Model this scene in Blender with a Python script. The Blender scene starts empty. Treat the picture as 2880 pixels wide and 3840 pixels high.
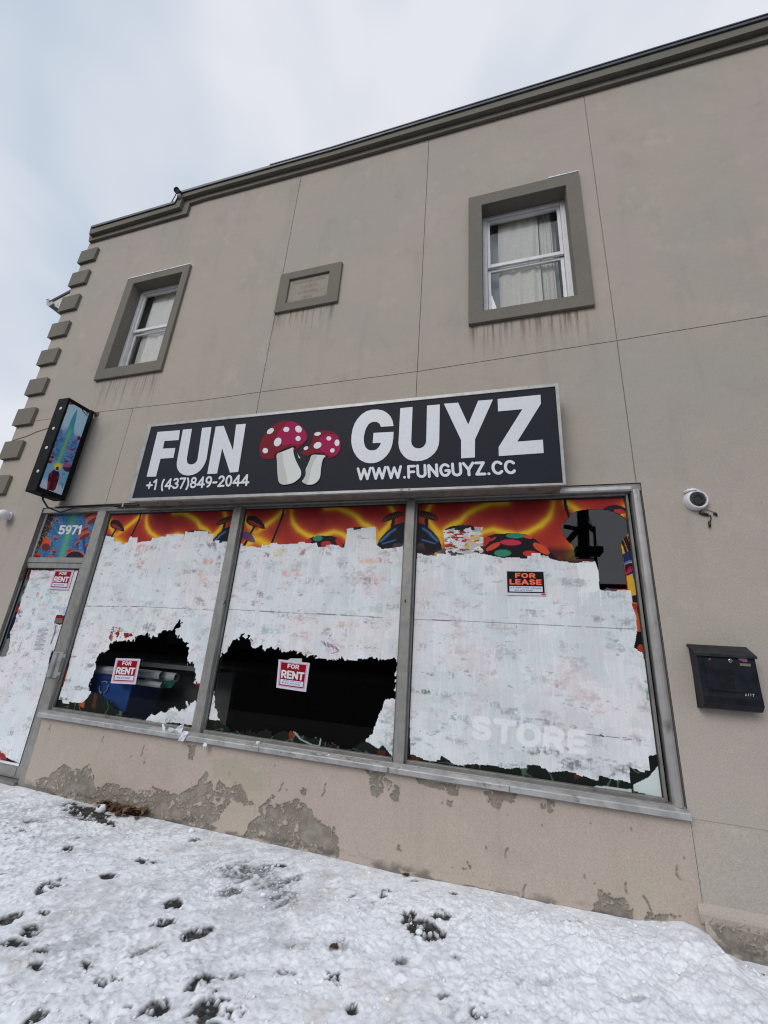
import bpy, math, random
import numpy as np
from mathutils import Vector
from mathutils.geometry import tessellate_polygon

sc = bpy.context.scene
random.seed(7)
RNG = np.random.default_rng(11)
rad = math.radians

# ------------------------------------------------------------------ camera
F, YAW, PITCH, ROLL = 1530.649, -0.30437728, 0.32012109, 0.06948751
cy_, sy_, cp_, sp_ = math.cos(YAW), math.sin(YAW), math.cos(PITCH), math.sin(PITCH)
W_ = np.array([sy_ * cp_, cy_ * cp_, sp_])
r0 = np.array([cy_, -sy_, 0.0])
u0 = np.cross(r0, W_)
R_ = r0 * math.cos(ROLL) + u0 * math.sin(ROLL)
U_ = -r0 * math.sin(ROLL) + u0 * math.cos(ROLL)
CAM = np.array([0.0, -3.7, 1.6])
cd = bpy.data.cameras.new("camera")
cam = bpy.data.objects.new("camera", cd)
sc.collection.objects.link(cam)
cd.sensor_fit = 'HORIZONTAL'
cd.sensor_width = 36.0
cd.lens = F / 2880 * 36.0
cd.clip_start = 0.05
cd.clip_end = 1000
from mathutils import Matrix
cam.matrix_world = Matrix(((R_[0], U_[0], -W_[0], CAM[0]), (R_[1], U_[1], -W_[1], CAM[1]), (R_[2], U_[2], -W_[2], CAM[2]), (0, 0, 0, 1)))
sc.camera = cam

# ------------------------------------------------------------------ sky, sun, exposure
SUN_EL, SUN_AZ = rad(38), rad(200)      # azimuth from +Y clockwise: sun behind the photographer
world = bpy.data.worlds.new("World")
sc.world = world
world.use_nodes = True
wn, wl = world.node_tree.nodes, world.node_tree.links
wn.clear()
sky = wn.new('ShaderNodeTexSky'); sky.sky_type = 'NISHITA'; sky.sun_disc = False
sky.sun_elevation = SUN_EL; sky.sun_rotation = SUN_AZ
sky.dust_density = 2.0
tc = wn.new('ShaderNodeTexCoord')
mp = wn.new('ShaderNodeMapping'); mp.inputs['Scale'].default_value = (1.0, 1.0, 1.9)
nz = wn.new('ShaderNodeTexNoise'); nz.inputs['Scale'].default_value = 1.9; nz.inputs['Detail'].default_value = 3.5
nz.inputs['Roughness'].default_value = 0.5; nz.inputs['Distortion'].default_value = 0.3
cr = wn.new('ShaderNodeValToRGB')
cr.color_ramp.elements[0].position = 0.36; cr.color_ramp.elements[0].color = (0.515, 0.60, 0.705, 1)
cr.color_ramp.elements[1].position = 0.62; cr.color_ramp.elements[1].color = (0.78, 0.795, 0.85, 1)
mx = wn.new('ShaderNodeMix'); mx.data_type = 'RGBA'; mx.inputs['Factor'].default_value = 0.90
bgs = wn.new('ShaderNodeBackground'); bgs.inputs['Strength'].default_value = 0.10
scl = wn.new('ShaderNodeMix'); scl.data_type = 'RGBA'; scl.blend_type = 'MULTIPLY'; scl.inputs['Factor'].default_value = 1.0
SKYK = 10.0
scl.inputs[7].default_value = (SKYK, SKYK, SKYK, 1)
wo = wn.new('ShaderNodeOutputWorld')
wl.new(tc.outputs['Generated'], mp.inputs['Vector']); wl.new(mp.outputs[0], nz.inputs['Vector'])
wl.new(nz.outputs['Fac'], cr.inputs['Fac']); wl.new(cr.outputs['Color'], scl.inputs[6])
wl.new(sky.outputs['Color'], mx.inputs[6]); wl.new(scl.outputs[2], mx.inputs[7])
wl.new(mx.outputs[2], bgs.inputs['Color']); wl.new(bgs.outputs[0], wo.inputs['Surface'])
sl = bpy.data.lights.new("sun", 'SUN'); sl.energy = 1.2; sl.angle = rad(32); sl.color = (1.0, 0.96, 0.92)
sun = bpy.data.objects.new("sun", sl); sc.collection.objects.link(sun)
sd = Vector((math.sin(SUN_AZ) * math.cos(SUN_EL), math.cos(SUN_AZ) * math.cos(SUN_EL), math.sin(SUN_EL)))
sun.rotation_euler = sd.to_track_quat('Z', 'Y').to_euler(); sun.location = sd * 30
sc.view_settings.view_transform = 'Standard'; sc.view_settings.look = 'None'
sc.view_settings.gamma = 1; sc.view_settings.exposure = 0.12; sc.cycles.filter_width = 1.15
sc.cycles.max_bounces = 8; sc.cycles.transparent_max_bounces = 12

# ------------------------------------------------------------------ coordinate helpers
def at(px, py, y=0.0):
    """Point of the real plane y=const seen at that place of the survey photograph (2880 x 3840)."""
    d = R_ * (px - 1440) / F - U_ * (py - 1920) / F + W_
    return CAM + d * (y - CAM[1]) / d[1]
def atx(px, py, x):
    d = R_ * (px - 1440) / F - U_ * (py - 1920) / F + W_
    return CAM + d * (x - CAM[0]) / d[0]
def atz(px, py, z=0.0):
    d = R_ * (px - 1440) / F - U_ * (py - 1920) / F + W_
    return CAM + d * (z - CAM[2]) / d[2]
def proj(X, Y, Z):
    dx, dy, dz = X - CAM[0], Y - CAM[1], Z - CAM[2]
    z = dx * W_[0] + dy * W_[1] + dz * W_[2]
    return 1440 + F * (dx * R_[0] + dy * R_[1] + dz * R_[2]) / z, 1920 - F * (dx * U_[0] + dy * U_[1] + dz * U_[2]) / z
def crop(ox, oy, k, pts):
    return [(ox + p[0] * k, oy + p[1] * k) + tuple(p[2:]) for p in pts]
def lin(c):
    c = np.asarray(c, float) / 255.0
    return np.where(c <= 0.04045, c / 12.92, ((c + 0.055) / 1.055) ** 2.4)

# ------------------------------------------------------------------ numpy noise and painting
def vnoise(x, y, seed=0):
    r = np.random.default_rng(seed).random((256, 256))
    xi, yi = np.floor(x).astype(int), np.floor(y).astype(int)
    fx, fy = x - xi, y - yi
    fx, fy = fx * fx * (3 - 2 * fx), fy * fy * (3 - 2 * fy)
    a, b = r[yi & 255, xi & 255], r[yi & 255, (xi + 1) & 255]
    c, d = r[(yi + 1) & 255, xi & 255], r[(yi + 1) & 255, (xi + 1) & 255]
    return (a * (1 - fx) + b * fx) * (1 - fy) + (c * (1 - fx) + d * fx) * fy
def fbm(x, y, seed=0, o=4, g=0.5):
    s, a, t = 0, 1.0, 0
    for i in range(o):
        s = s + a * vnoise(x * 2 ** i + 13.1 * i, y * 2 ** i + 7.7 * i, seed + i); t += a; a *= g
    return s / t
def sstep(a, b, x):
    t = np.clip((x - a) / (b - a), 0, 1); return t * t * (3 - 2 * t)
def inpoly(X, Y, poly):
    res = np.zeros(X.shape, bool)
    n = len(poly)
    for i in range(n):
        x1, y1 = poly[i][:2]; x2, y2 = poly[(i + 1) % n][:2]
        if y1 == y2: continue
        c = ((y1 > Y) != (y2 > Y)) & (X < (x2 - x1) * (Y - y1) / (y2 - y1) + x1)
        res ^= c
    return res
def dseg(X, Y, pts):
    d = np.full(X.shape, 1e9)
    for (x1, y1), (x2, y2) in zip(pts[:-1], pts[1:]):
        vx, vy = x2 - x1, y2 - y1
        t = np.clip(((X - x1) * vx + (Y - y1) * vy) / (vx * vx + vy * vy + 1e-12), 0, 1)
        d = np.minimum(d, np.hypot(X - x1 - t * vx, Y - y1 - t * vy))
    return d
def inell(X, Y, cx, cy, rx, ry, a=0):
    c, s = math.cos(rad(a)), math.sin(rad(a))
    u, v = (X - cx) * c + (Y - cy) * s, -(X - cx) * s + (Y - cy) * c
    return (u / rx) ** 2 + (v / ry) ** 2
def put(col, m, c, f=1.0):
    m = (m.astype(float) if m.dtype == bool else m) * f
    col[:] = col * (1 - m[..., None]) + np.asarray(c) * m[..., None]

# ------------------------------------------------------------------ stroke alphabet
def arc(cx, cy, rx, ry, a0, a1, n=10):
    return [(cx + rx * math.cos(rad(a0 + (a1 - a0) * i / n)), cy + ry * math.sin(rad(a0 + (a1 - a0) * i / n))) for i in range(n + 1)]
G = {
 'A': (.74, [[(.08, .09), (.37, .91), (.66, .09)], [(.2, .33), (.54, .33)]]),
 'B': (.62, [[(.1, .1), (.1, .9), (.32, .9)] + arc(.32, .7, .18, .2, 90, -90) + [(.1, .5)], [(.32, .5)] + arc(.32, .3, .2, .2, 90, -90) + [(.1, .1)]]),
 'C': (.68, [arc(.38, .5, .28, .4, 42, 318, 18)]),
 'E': (.58, [[(.5, .9), (.1, .9), (.1, .1), (.5, .1)], [(.1, .5), (.46, .5)]]),
 'F': (.56, [[(.5, .9), (.1, .9), (.1, .08)], [(.1, .48), (.45, .48)]]),
 'G': (.72, [arc(.38, .5, .28, .4, 42, 340, 18) + [(.64, .46), (.42, .46)]]),
 'L': (.54, [[(.1, .92), (.1, .1), (.48, .1)]]),
 'M': (.84, [[(.1, .08), (.1, .9), (.42, .3), (.74, .9), (.74, .08)]]),
 'N': (.7, [[(.1, .08), (.1, .9), (.6, .1), (.6, .92)]]),
 'O': (.74, [arc(.37, .5, .27, .4, 0, 360, 24)]),
 'P': (.62, [[(.1, .08), (.1, .9), (.33, .9)] + arc(.33, .68, .2, .22, 90, -90) + [(.1, .46)]]),
 'R': (.66, [[(.1, .08), (.1, .9), (.34, .9)] + arc(.34, .68, .2, .22, 90, -90) + [(.1, .46)], [(.32, .46), (.56, .08)]]),
 'S': (.64, [arc(.32, .7, .2, .2, 30, 250, 10) + arc(.32, .3, .22, .2, 70, -150, 10)]),
 'T': (.62, [[(.05, .9), (.57, .9)], [(.31, .9), (.31, .08)]]),
 'U': (.68, [[(.1, .92), (.1, .35)] + arc(.34, .35, .24, .25, 180, 360, 12) + [(.58, .92)]]),
 'W': (1.0, [[(.06, .92), (.27, .1), (.5, .86), (.73, .1), (.94, .92)]]),
 'Y': (.68, [[(.05, .92), (.34, .45), (.63, .92)], [(.34, .45), (.34, .08)]]),
 'Z': (.62, [[(.08, .9), (.54, .9), (.08, .1), (.56, .1)]]),
 '0': (.62, [arc(.31, .5, .21, .4, 0, 360, 24)]),
 '1': (.4, [[(.06, .72), (.27, .9), (.27, .08)]]),
 '2': (.6, [arc(.3, .68, .2, .22, 160, -30, 10) + [(.08, .1), (.54, .1)]]),
 '3': (.6, [arc(.29, .7, .19, .2, 150, -90, 10), arc(.29, .3, .22, .2, 90, -150, 10)]),
 '4': (.66, [[(.46, .08), (.46, .9), (.06, .3), (.62, .3)]]),
 '5': (.6, [[(.52, .9), (.14, .9), (.11, .52)] + arc(.29, .34, .23, .25, 110, -150, 12)]),
 '6': (.62, [arc(.31, .34, .21, .24, 0, 360, 18), [(.1, .36)] + arc(.42, .42, .31, .48, 180, 100, 6)]),
 '7': (.56, [[(.05, .9), (.5, .9), (.2, .08)]]),
 '8': (.62, [arc(.31, .7, .18, .2, 0, 360, 18), arc(.31, .3, .22, .2, 0, 360, 18)]),
 '9': (.62, [arc(.31, .66, .21, .24, 0, 360, 18), [(.52, .64)] + arc(.2, .58, .31, .48, 0, -80, 6)]),
 '+': (.6, [[(.06, .45), (.54, .45)], [(.3, .21), (.3, .69)]]),
 '-': (.42, [[(.06, .42), (.36, .42)]]),
 '(': (.36, [arc(.42, .42, .3, .6, 130, 230, 8)]),
 ')': (.36, [arc(-.06, .42, .3, .6, 50, -50, 8)]),
 '.': (.26, [[(.13, .1), (.131, .1)]]),
 '@': (.7, [arc(.35, .5, .28, .35, 0, 330, 14), arc(.35, .5, .12, .14, 0, 360, 8)]),
 ' ': (.3, []),
}
def strokes(s, gap=0.06):
    out, x = [], 0
    for ch in s:
        w, st = G[ch]
        out += [[(px + x, py) for px, py in p] for p in st]
        x += w + gap
    return out, x - gap
def textdist(A, B, s, wide, gap=0.06):
    """distance to the strokes of s; A, B are coordinates with cap height 1 and the text running 0..wide"""
    st, w = strokes(s, gap)
    k = wide / w
    d = np.full(A.shape, 1e9)
    for p in st:
        if len(p) == 1: continue
        d = np.minimum(d, dseg(A, B, [(x * k, y) for x, y in p]))
    return d
def affine(P0, P1, P2):
    """coordinate functions: P0 baseline left, P1 baseline right, P2 top left"""
    P0, P1, P2 = map(np.array, (P0, P1, P2))
    u, v = P1 - P0, P2 - P0
    det = u[0] * v[1] - u[1] * v[0]
    wide = np.hypot(*u) / np.hypot(*v)
    def f(X, Y):
        x, y = X - P0[0], Y - P0[1]
        return (x * v[1] - y * v[0]) / det * wide, (u[0] * y - u[1] * x) / det
    return f, wide
def paint_text(col, X, Y, s, P0, P1, P2, c, half=0.1, gap=0.06, f=1.0):
    fn, wide = affine(P0, P1, P2)
    A, B = fn(X, Y)
    m = (A > -.3) & (A < wide + .3) & (B > -.4) & (B < 1.4)
    if not m.any(): return
    d = np.full(X.shape, 1e9); d[m] = textdist(A[m], B[m], s, wide, gap)
    put(col, 1 - sstep(half * .8, half * 1.2, d), c, f)

# ------------------------------------------------------------------ materials
def mat(name, col=(.5, .5, .5), rough=.6, metal=0.0, spec=.5, grain=0.0, gscale=60, bump=0.0, bscale=60, attr=None, dirt=None, coat=0):
    m = bpy.data.materials.new(name); m.use_nodes = True
    nt = m.node_tree; b = nt.nodes['Principled BSDF']
    b.inputs['Roughness'].default_value = rough; b.inputs['Metallic'].default_value = metal
    b.inputs['Specular IOR Level'].default_value = spec
    b.inputs['Coat Weight'].default_value = coat
    b.inputs['Base Color'].default_value = (*col, 1)
    geo = nt.nodes.new('ShaderNodeNewGeometry')
    src = None
    if attr:
        a = nt.nodes.new('ShaderNodeAttribute'); a.attribute_name = attr; src = a.outputs['Color']
    def colmix(a, bcol, fac, blend='MIX'):
        x = nt.nodes.new('ShaderNodeMix'); x.data_type = 'RGBA'; x.blend_type = blend
        for i, v in ((6, a), (7, bcol), (0, fac)):
            if isinstance(v, tuple): x.inputs[i].default_value = (*v[:3], 1)
            elif isinstance(v, (int, float)): x.inputs[i].default_value = v
            else: nt.links.new(v, x.inputs[i])
        return x.outputs[2]
    def noise(scale, detail=4, rough=.55, vec=None):
        n = nt.nodes.new('ShaderNodeTexNoise'); n.inputs['Scale'].default_value = scale; n.inputs['Detail'].default_value = detail
        n.inputs['Roughness'].default_value = rough
        nt.links.new(vec if vec else geo.outputs['Position'], n.inputs['Vector'])
        return n.outputs['Fac']
    def ramp(f, lo, hi):
        r = nt.nodes.new('ShaderNodeMapRange'); r.interpolation_type = 'SMOOTHSTEP'
        r.inputs['From Min'].default_value = lo; r.inputs['From Max'].default_value = hi
        nt.links.new(f, r.inputs['Value']); return r.outputs[0]
    if grain:
        f = ramp(noise(gscale), .3, .7)
        cc = colmix(tuple(1 - grain for _ in range(3)), tuple(1 + grain for _ in range(3)), f)
        src = colmix(src if src else tuple(col), cc, 1.0, 'MULTIPLY')
    if dirt:
        dc, lo, hi, ds, zs = dirt
        mpn = nt.nodes.new('ShaderNodeMapping'); mpn.inputs['Scale'].default_value = (1, 1, zs)
        nt.links.new(geo.outputs['Position'], mpn.inputs['Vector'])
        src = colmix(src if src else tuple(col), tuple(dc), ramp(noise(ds, 6, .6, mpn.outputs[0]), lo, hi))
    if src: nt.links.new(src, b.inputs['Base Color'])
    if bump:
        bn = nt.nodes.new('ShaderNodeBump'); bn.inputs['Strength'].default_value = bump; bn.inputs['Distance'].default_value = .004
        nt.links.new(noise(bscale, 5), bn.inputs['Height']); nt.links.new(bn.outputs[0], b.inputs['Normal'])
    m['_h'] = 1
    return m
def glass_mat(name, tint=(.96, .97, .97)):
    m = bpy.data.materials.new(name); m.use_nodes = True; nt = m.node_tree; nt.nodes.clear()
    o = nt.nodes.new('ShaderNodeOutputMaterial'); mixs = nt.nodes.new('ShaderNodeMixShader')
    t = nt.nodes.new('ShaderNodeBsdfTransparent'); t.inputs[0].default_value = (*tint, 1)
    g = nt.nodes.new('ShaderNodeBsdfGlossy'); g.inputs['Roughness'].default_value = 0.015; g.inputs[0].default_value = (1, 1, 1, 1)
    fr = nt.nodes.new('ShaderNodeFresnel'); fr.inputs[0].default_value = 1.5
    mu = nt.nodes.new('ShaderNodeMath'); mu.operation = 'MULTIPLY'; mu.inputs[1].default_value = 1.8
    nt.links.new(fr.outputs[0], mu.inputs[0]); nt.links.new(mu.outputs[0], mixs.inputs[0])
    nt.links.new(t.outputs[0], mixs.inputs[1]); nt.links.new(g.outputs[0], mixs.inputs[2]); nt.links.new(mixs.outputs[0], o.inputs[0])
    return m

def stucco_mat(name, A, B, Cc, grain=.10, streaks=(), peel=False, topgrey=True):
    """rendered wall: three drifting tints, sandy grain, rain streaks below sills; optional peel attribute showing cement"""
    m = bpy.data.materials.new(name); m.use_nodes = True; nt = m.node_tree; N, L = nt.nodes, nt.links
    b = N['Principled BSDF']; b.inputs['Roughness'].default_value = .93; b.inputs['Specular IOR Level'].default_value = .2
    geo = N.new('ShaderNodeNewGeometry'); pos = geo.outputs['Position']
    sx = N.new('ShaderNodeSeparateXYZ'); L.new(pos, sx.inputs[0])
    def put_(sock, v):
        if isinstance(v, (int, float)): sock.default_value = v
        elif isinstance(v, tuple): sock.default_value = (*v, 1)
        else: L.new(v, sock)
    def M(op, a, b_=0.0, c=0.0):
        n = N.new('ShaderNodeMath'); n.operation = op
        put_(n.inputs[0], a); put_(n.inputs[1], b_)
        if op in ('MULTIPLY_ADD', 'WRAP'): put_(n.inputs[2], c)
        return n.outputs[0]
    def MR(v, a, b_, c=0.0, d=1.0):
        n = N.new('ShaderNodeMapRange'); n.interpolation_type = 'SMOOTHSTEP'
        put_(n.inputs['Value'], v); n.inputs['From Min'].default_value = a; n.inputs['From Max'].default_value = b_
        n.inputs['To Min'].default_value = c; n.inputs['To Max'].default_value = d
        return n.outputs[0]
    def NZ(scale, det=4, ro=.55, mapping=None, off=0):
        n = N.new('ShaderNodeTexNoise'); n.inputs['Scale'].default_value = scale; n.inputs['Detail'].default_value = det; n.inputs['Roughness'].default_value = ro
        v = pos
        mm = N.new('ShaderNodeMapping'); mm.inputs['Scale'].default_value = mapping or (1, 1, 1); mm.inputs['Location'].default_value = (off, off * .7, off * 1.3)
        L.new(pos, mm.inputs[0]); L.new(mm.outputs[0], n.inputs['Vector'])
        return n.outputs['Fac']
    def CM(a, c, f, blend='MIX'):
        n = N.new('ShaderNodeMix'); n.data_type = 'RGBA'; n.blend_type = blend
        put_(n.inputs[6], a); put_(n.inputs[7], c); put_(n.inputs[0], f); return n.outputs[2]
    col = CM(A, B, MR(NZ(.62, 5, .6), .40, .64))
    col = CM(col, Cc, MR(NZ(.85, 4, .55, off=9), .47, .66, 0, .85))
    # small smudges and faint dark blotches
    col = CM(col, tuple(x * .78 for x in A), MR(NZ(2.3, 6, .65, off=21), .52, .76, 0, .45))
    col = CM(col, tuple(min(1, x * 1.16) for x in A), MR(NZ(3.1, 6, .7, off=33), .54, .74, 0, .6))
    # soft vertical wash marks
    col = CM(col, tuple(x * .8 for x in B), MR(NZ(1.6, 5, .6, (3.2, 3.2, .35), off=4), .52, .72, 0, .26))
    for (x0, x1, z0, ln, c, st) in streaks:
        inx = M('MULTIPLY', MR(sx.outputs[0], x0 - .02, x0 + .04), MR(sx.outputs[0], x1 - .04, x1 + .02, 1, 0))
        inz = M('MULTIPLY', MR(sx.outputs[2], z0 - ln, z0 - .05), M('LESS_THAN', sx.outputs[2], z0))
        fine = MR(NZ(1, 4, .6, (24, 24, 1.1), off=x0), .44, .66)
        near = MR(sx.outputs[2], z0 - ln * .45, z0 - .0, 0, 1)
        col = CM(col, c, M('MULTIPLY', M('MULTIPLY', inx, inz), M('MULTIPLY', M('MULTIPLY_ADD', near, .7, .3), M('MULTIPLY', fine, st))))
    # grain
    gcol = CM((1 - grain,) * 3, (1 + grain,) * 3, MR(NZ(120, 3, .7), .3, .7))
    col = CM(col, gcol, 1.0, 'MULTIPLY')
    g2 = CM((1 - grain * .45,) * 3, (1 + grain * .45,) * 3, MR(NZ(62, 4, .8, off=5), .3, .7))
    col = CM(col, g2, 1.0, 'MULTIPLY')
    if peel:
        at_ = N.new('ShaderNodeAttribute'); at_.attribute_name = 'peel'
        cem = CM((.215, .188, .158), (.31, .278, .238), MR(NZ(9, 6, .65), .35, .65))
        cem = CM(cem, (.12, .105, .09), MR(NZ(22, 5, .7, off=3), .58, .75, 0, .7))
        sp = N.new('ShaderNodeSeparateColor'); L.new(at_.outputs['Color'], sp.inputs[0])
        cem = CM(cem, (.36, .325, .285), MR(NZ(30, 5, .75, off=13), .60, .68, 0, .8))
        cem = CM(cem, (.24, .17, .145), MR(NZ(3.5, 4, .6, off=17), .55, .7, 0, .6))
        col = CM(col, cem, sp.outputs[0])
        col = CM(col, (.39, .355, .28), sp.outputs[1])
        col = CM(col, (.09, .085, .075), sp.outputs[2])
    L.new(col, b.inputs['Base Color'])
    bn = N.new('ShaderNodeBump'); bn.inputs['Strength'].default_value = .55; bn.inputs['Distance'].default_value = .003
    hsum = M('ADD', NZ(170, 3, .6), M('MULTIPLY', NZ(12, 5, .6), 2.2))
    L.new(hsum, bn.inputs['Height']); L.new(bn.outputs[0], b.inputs['Normal'])
    return m

PINK, GREY, YEL = (.452, .394, .354), (.415, .386, .342), (.455, .408, .342)
STR = [(-5.8, -4.57, 5.06, 1.0, (.24, .185, .155), .9), (-2.9, -2.0, 5.75, .8, (.22, .19, .15), 1.0), (-.33, .93, 5.02, .75, (.22, .16, .115), 1.0)]
M_wall = stucco_mat("stucco_wall", PINK, GREY, YEL, streaks=STR)
M_base = stucco_mat("stucco_base", (.46, .385, .335), (.43, .375, .32), (.45, .395, .32), peel=True)
M_plinth = stucco_mat("stucco_plinth", (.46, .385, .34), (.42, .375, .325), (.45, .39, .32), peel=True)
M_trim = stucco_mat("stucco_trim", (.205, .188, .160), (.185, .175, .152), (.21, .19, .158), grain=.12)
M_alu = mat("aluminium_frame", (.29, .285, .27), .42, .25, grain=.10, gscale=14, dirt=((.20, .19, .17), .52, .74, 5, .35), bump=.08)
M_alud = mat("aluminium_dull", (.22, .215, .205), .5, .25, grain=.12, gscale=12, dirt=((.12, .11, .10), .5, .75, 6, .4), bump=.08)
M_silver = mat("silver_flashing", (.44, .44, .435), .38, .45, grain=.16, gscale=9, dirt=((.22, .20, .18), .56, .72, 11, 2.0), bump=.15, bscale=20)
M_tube = mat("silver_tube", (.40, .395, .385), .36, .35, grain=.10, gscale=8, dirt=((.18, .155, .125), .54, .74, 9, .5))
M_black = mat("black_rubber", (.012, .012, .013), .5)
M_seal = mat("dark_gasket", (.02, .02, .02), .7)
M_vinyl = mat("white_vinyl", (.68, .70, .745), .45, grain=.03, gscale=30)
M_pvc = mat("white_pvc", (.74, .74, .76), .4, grain=.05, gscale=10, dirt=((.50, .49, .48), .58, .78, 7, .4))
M_cap = mat("metal_coping", (.075, .085, .10), .4, .5, grain=.2, gscale=6)
M_glass = glass_mat("window_glass")
M_art = mat("printed_film", rough=.45, attr='Col', spec=.3)
M_film = mat("mural_print", rough=.5, attr='Col', spec=.15)
M_wash = mat("whitewash_paint", rough=.75, attr='Col', spec=.25, bump=.35, bscale=45, grain=.03, gscale=70)
M_print = mat("printed_card", rough=.6, attr='Col', spec=.12)
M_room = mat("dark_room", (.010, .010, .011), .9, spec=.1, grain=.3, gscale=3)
M_curtain = mat('cream_curtain', (.90, .88, .82), .9, grain=.04, gscale=25)
M_sheer = mat('pale_curtain', (.52, .60, .64), .9, grain=.06, gscale=25)
M_signblk = mat("sign_face_black", (.016, .019, .028), .6, spec=.15, grain=.08, gscale=40)
M_snow = mat("snow", (.84, .87, .92), .8, spec=.3, bump=.5, bscale=70)

# ------------------------------------------------------------------ object helpers
BASE = {}
def link(o):
    sc.collection.objects.link(o); return o
def tag(o, label, cat, group=None, kind=None):
    if label: o['label'] = label
    if cat: o['category'] = cat
    if group: o['group'] = group
    if kind: o['kind'] = kind
    return o
def thing(name, label, cat, loc, group=None):
    o = link(bpy.data.objects.new(name, None)); o.location = loc; o.empty_display_size = .1
    BASE[o] = np.array(loc, float)
    return tag(o, label, cat, group)
def mesh_obj(name, V, Fc, m, parent=None, smooth=False, attrs=None, loc=None):
    base = BASE[parent] if parent is not None else (np.array(loc, float) if loc is not None else np.zeros(3))
    V = np.asarray(V, float) - base
    me = bpy.data.meshes.new(name)
    if isinstance(Fc, np.ndarray):
        me.vertices.add(len(V)); me.vertices.foreach_set('co', V.astype(np.float32).ravel())
        k = Fc.shape[1]
        me.loops.add(Fc.size); me.loops.foreach_set('vertex_index', Fc.astype(np.int32).ravel())
        me.polygons.add(len(Fc)); me.polygons.foreach_set('loop_start', np.arange(0, Fc.size, k, dtype=np.int32))
        me.update(calc_edges=True)
    else:
        me.from_pydata([tuple(v) for v in V], [], Fc); me.update()
    me.materials.append(m)
    if attrs:
        for an, arr in attrs.items():
            a = me.color_attributes.new(an, 'FLOAT_COLOR', 'POINT')
            c4 = np.ones((len(V), 4), np.float32); c4[:, :3] = arr
            a.data.foreach_set('color', c4.ravel())
    if smooth: me.polygons.foreach_set('use_smooth', np.ones(len(me.polygons), bool))
    o = link(bpy.data.objects.new(name, me))
    if parent is not None: o.parent = parent
    else: o.location = base
    BASE[o] = base
    return o
class MB:
    def __init__(s): s.v, s.f = [], []
    def add(s, v, f):
        n = len(s.v); s.v += [tuple(map(float, p)) for p in v]; s.f += [tuple(i + n for i in q) for q in f]; return s
    def box(s, x0, x1, y0, y1, z0, z1):
        v = [(x, y, z) for x in (x0, x1) for y in (y0, y1) for z in (z0, z1)]
        return s.add(v, [(0, 1, 3, 2), (4, 6, 7, 5), (0, 4, 5, 1), (2, 3, 7, 6), (0, 2, 6, 4), (1, 5, 7, 3)])
    def prism(s, poly, y0, y1, back=True):
        """polygon in (x,z) at y0 (front) extruded to y1"""
        n = len(poly)
        tri = tessellate_polygon([[Vector((p[0], p[1], 0)) for p in poly]])
        v = [(p[0], y0, p[1]) for p in poly] + [(p[0], y1, p[1]) for p in poly]
        f = [tuple(t) for t in tri]
        if back: f += [tuple(i + n for i in reversed(t)) for t in tri]
        f += [(i, (i + 1) % n, n + (i + 1) % n, n + i) for i in range(n)]
        return s.add(v, f)
    def profile_x(s, prof, x0, x1):
        """(y,z) outline run along x"""
        n = len(prof)
        tri = tessellate_polygon([[Vector((p[0], p[1], 0)) for p in prof]])
        v = [(x0, p[0], p[1]) for p in prof] + [(x1, p[0], p[1]) for p in prof]
        return s.add(v, [tuple(t) for t in tri] + [tuple(i + n for i in t) for t in tri] + [(i, (i + 1) % n, n + (i + 1) % n, n + i) for i in range(n)])
    def profile_y(s, prof, y0, y1):
        return s.prism(prof, y0, y1)
    def tube(s, path, r, n=10, cap=True):
        P = [np.array(p, float) for p in path]; rr = r if hasattr(r, '__len__') else [r] * len(P)
        rings = []; up = None
        for i, p in enumerate(P):
            t = (P[min(i + 1, len(P) - 1)] - P[max(i - 1, 0)]); t /= (np.linalg.norm(t) + 1e-9)
            a = np.array((0, 0, 1.)) if abs(t[2]) < .9 else np.array((1., 0, 0))
            if up is not None: a = up
            e1 = np.cross(t, a); e1 /= (np.linalg.norm(e1) + 1e-9); e2 = np.cross(e1, t); up = e2
            rings.append([p + rr[i] * (math.cos(2 * math.pi * k / n) * e1 + math.sin(2 * math.pi * k / n) * e2) for k in range(n)])
        v = [q for rg in rings for q in rg]; f = []
        for i in range(len(P) - 1):
            for k in range(n): f.append((i * n + k, i * n + (k + 1) % n, (i + 1) * n + (k + 1) % n, (i + 1) * n + k))
        if cap: f += [tuple(range(n))[::-1], tuple(range((len(P) - 1) * n, len(P) * n))]
        return s.add(v, f)
    def lathe(s, c, axis, prof, n=24):
        """prof: (radius, along axis)"""
        ax = np.array(axis, float); ax /= np.linalg.norm(ax)
        a = np.array((0, 0, 1.)) if abs(ax[2]) < .9 else np.array((1., 0, 0))
        e1 = np.cross(ax, a); e1 /= np.linalg.norm(e1); e2 = np.cross(ax, e1)
        v = [np.array(c) + ax * h + r * (math.cos(2 * math.pi * k / n) * e1 + math.sin(2 * math.pi * k / n) * e2) for r, h in prof for k in range(n)]
        f = [(i * n + k, i * n + (k + 1) % n, (i + 1) * n + (k + 1) % n, (i + 1) * n + k) for i in range(len(prof) - 1) for k in range(n)]
        f += [tuple(range(n))[::-1], tuple(range((len(prof) - 1) * n, len(prof) * n))]
        return s.add(v, f)
    def build(s, name, m, parent=None, smooth=False, bevel=0, loc=None, seg=2):
        o = mesh_obj(name, s.v, s.f, m, parent, smooth, loc=loc)
        if bevel:
            md = o.modifiers.new('bevel', 'BEVEL'); md.width = bevel; md.segments = seg; md.limit_method = 'ANGLE'; md.angle_limit = rad(40)
        return o
def px_poly(pts, y):
    return [tuple(at(p[0], p[1], y)[[0, 2]]) for p in pts]

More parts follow.
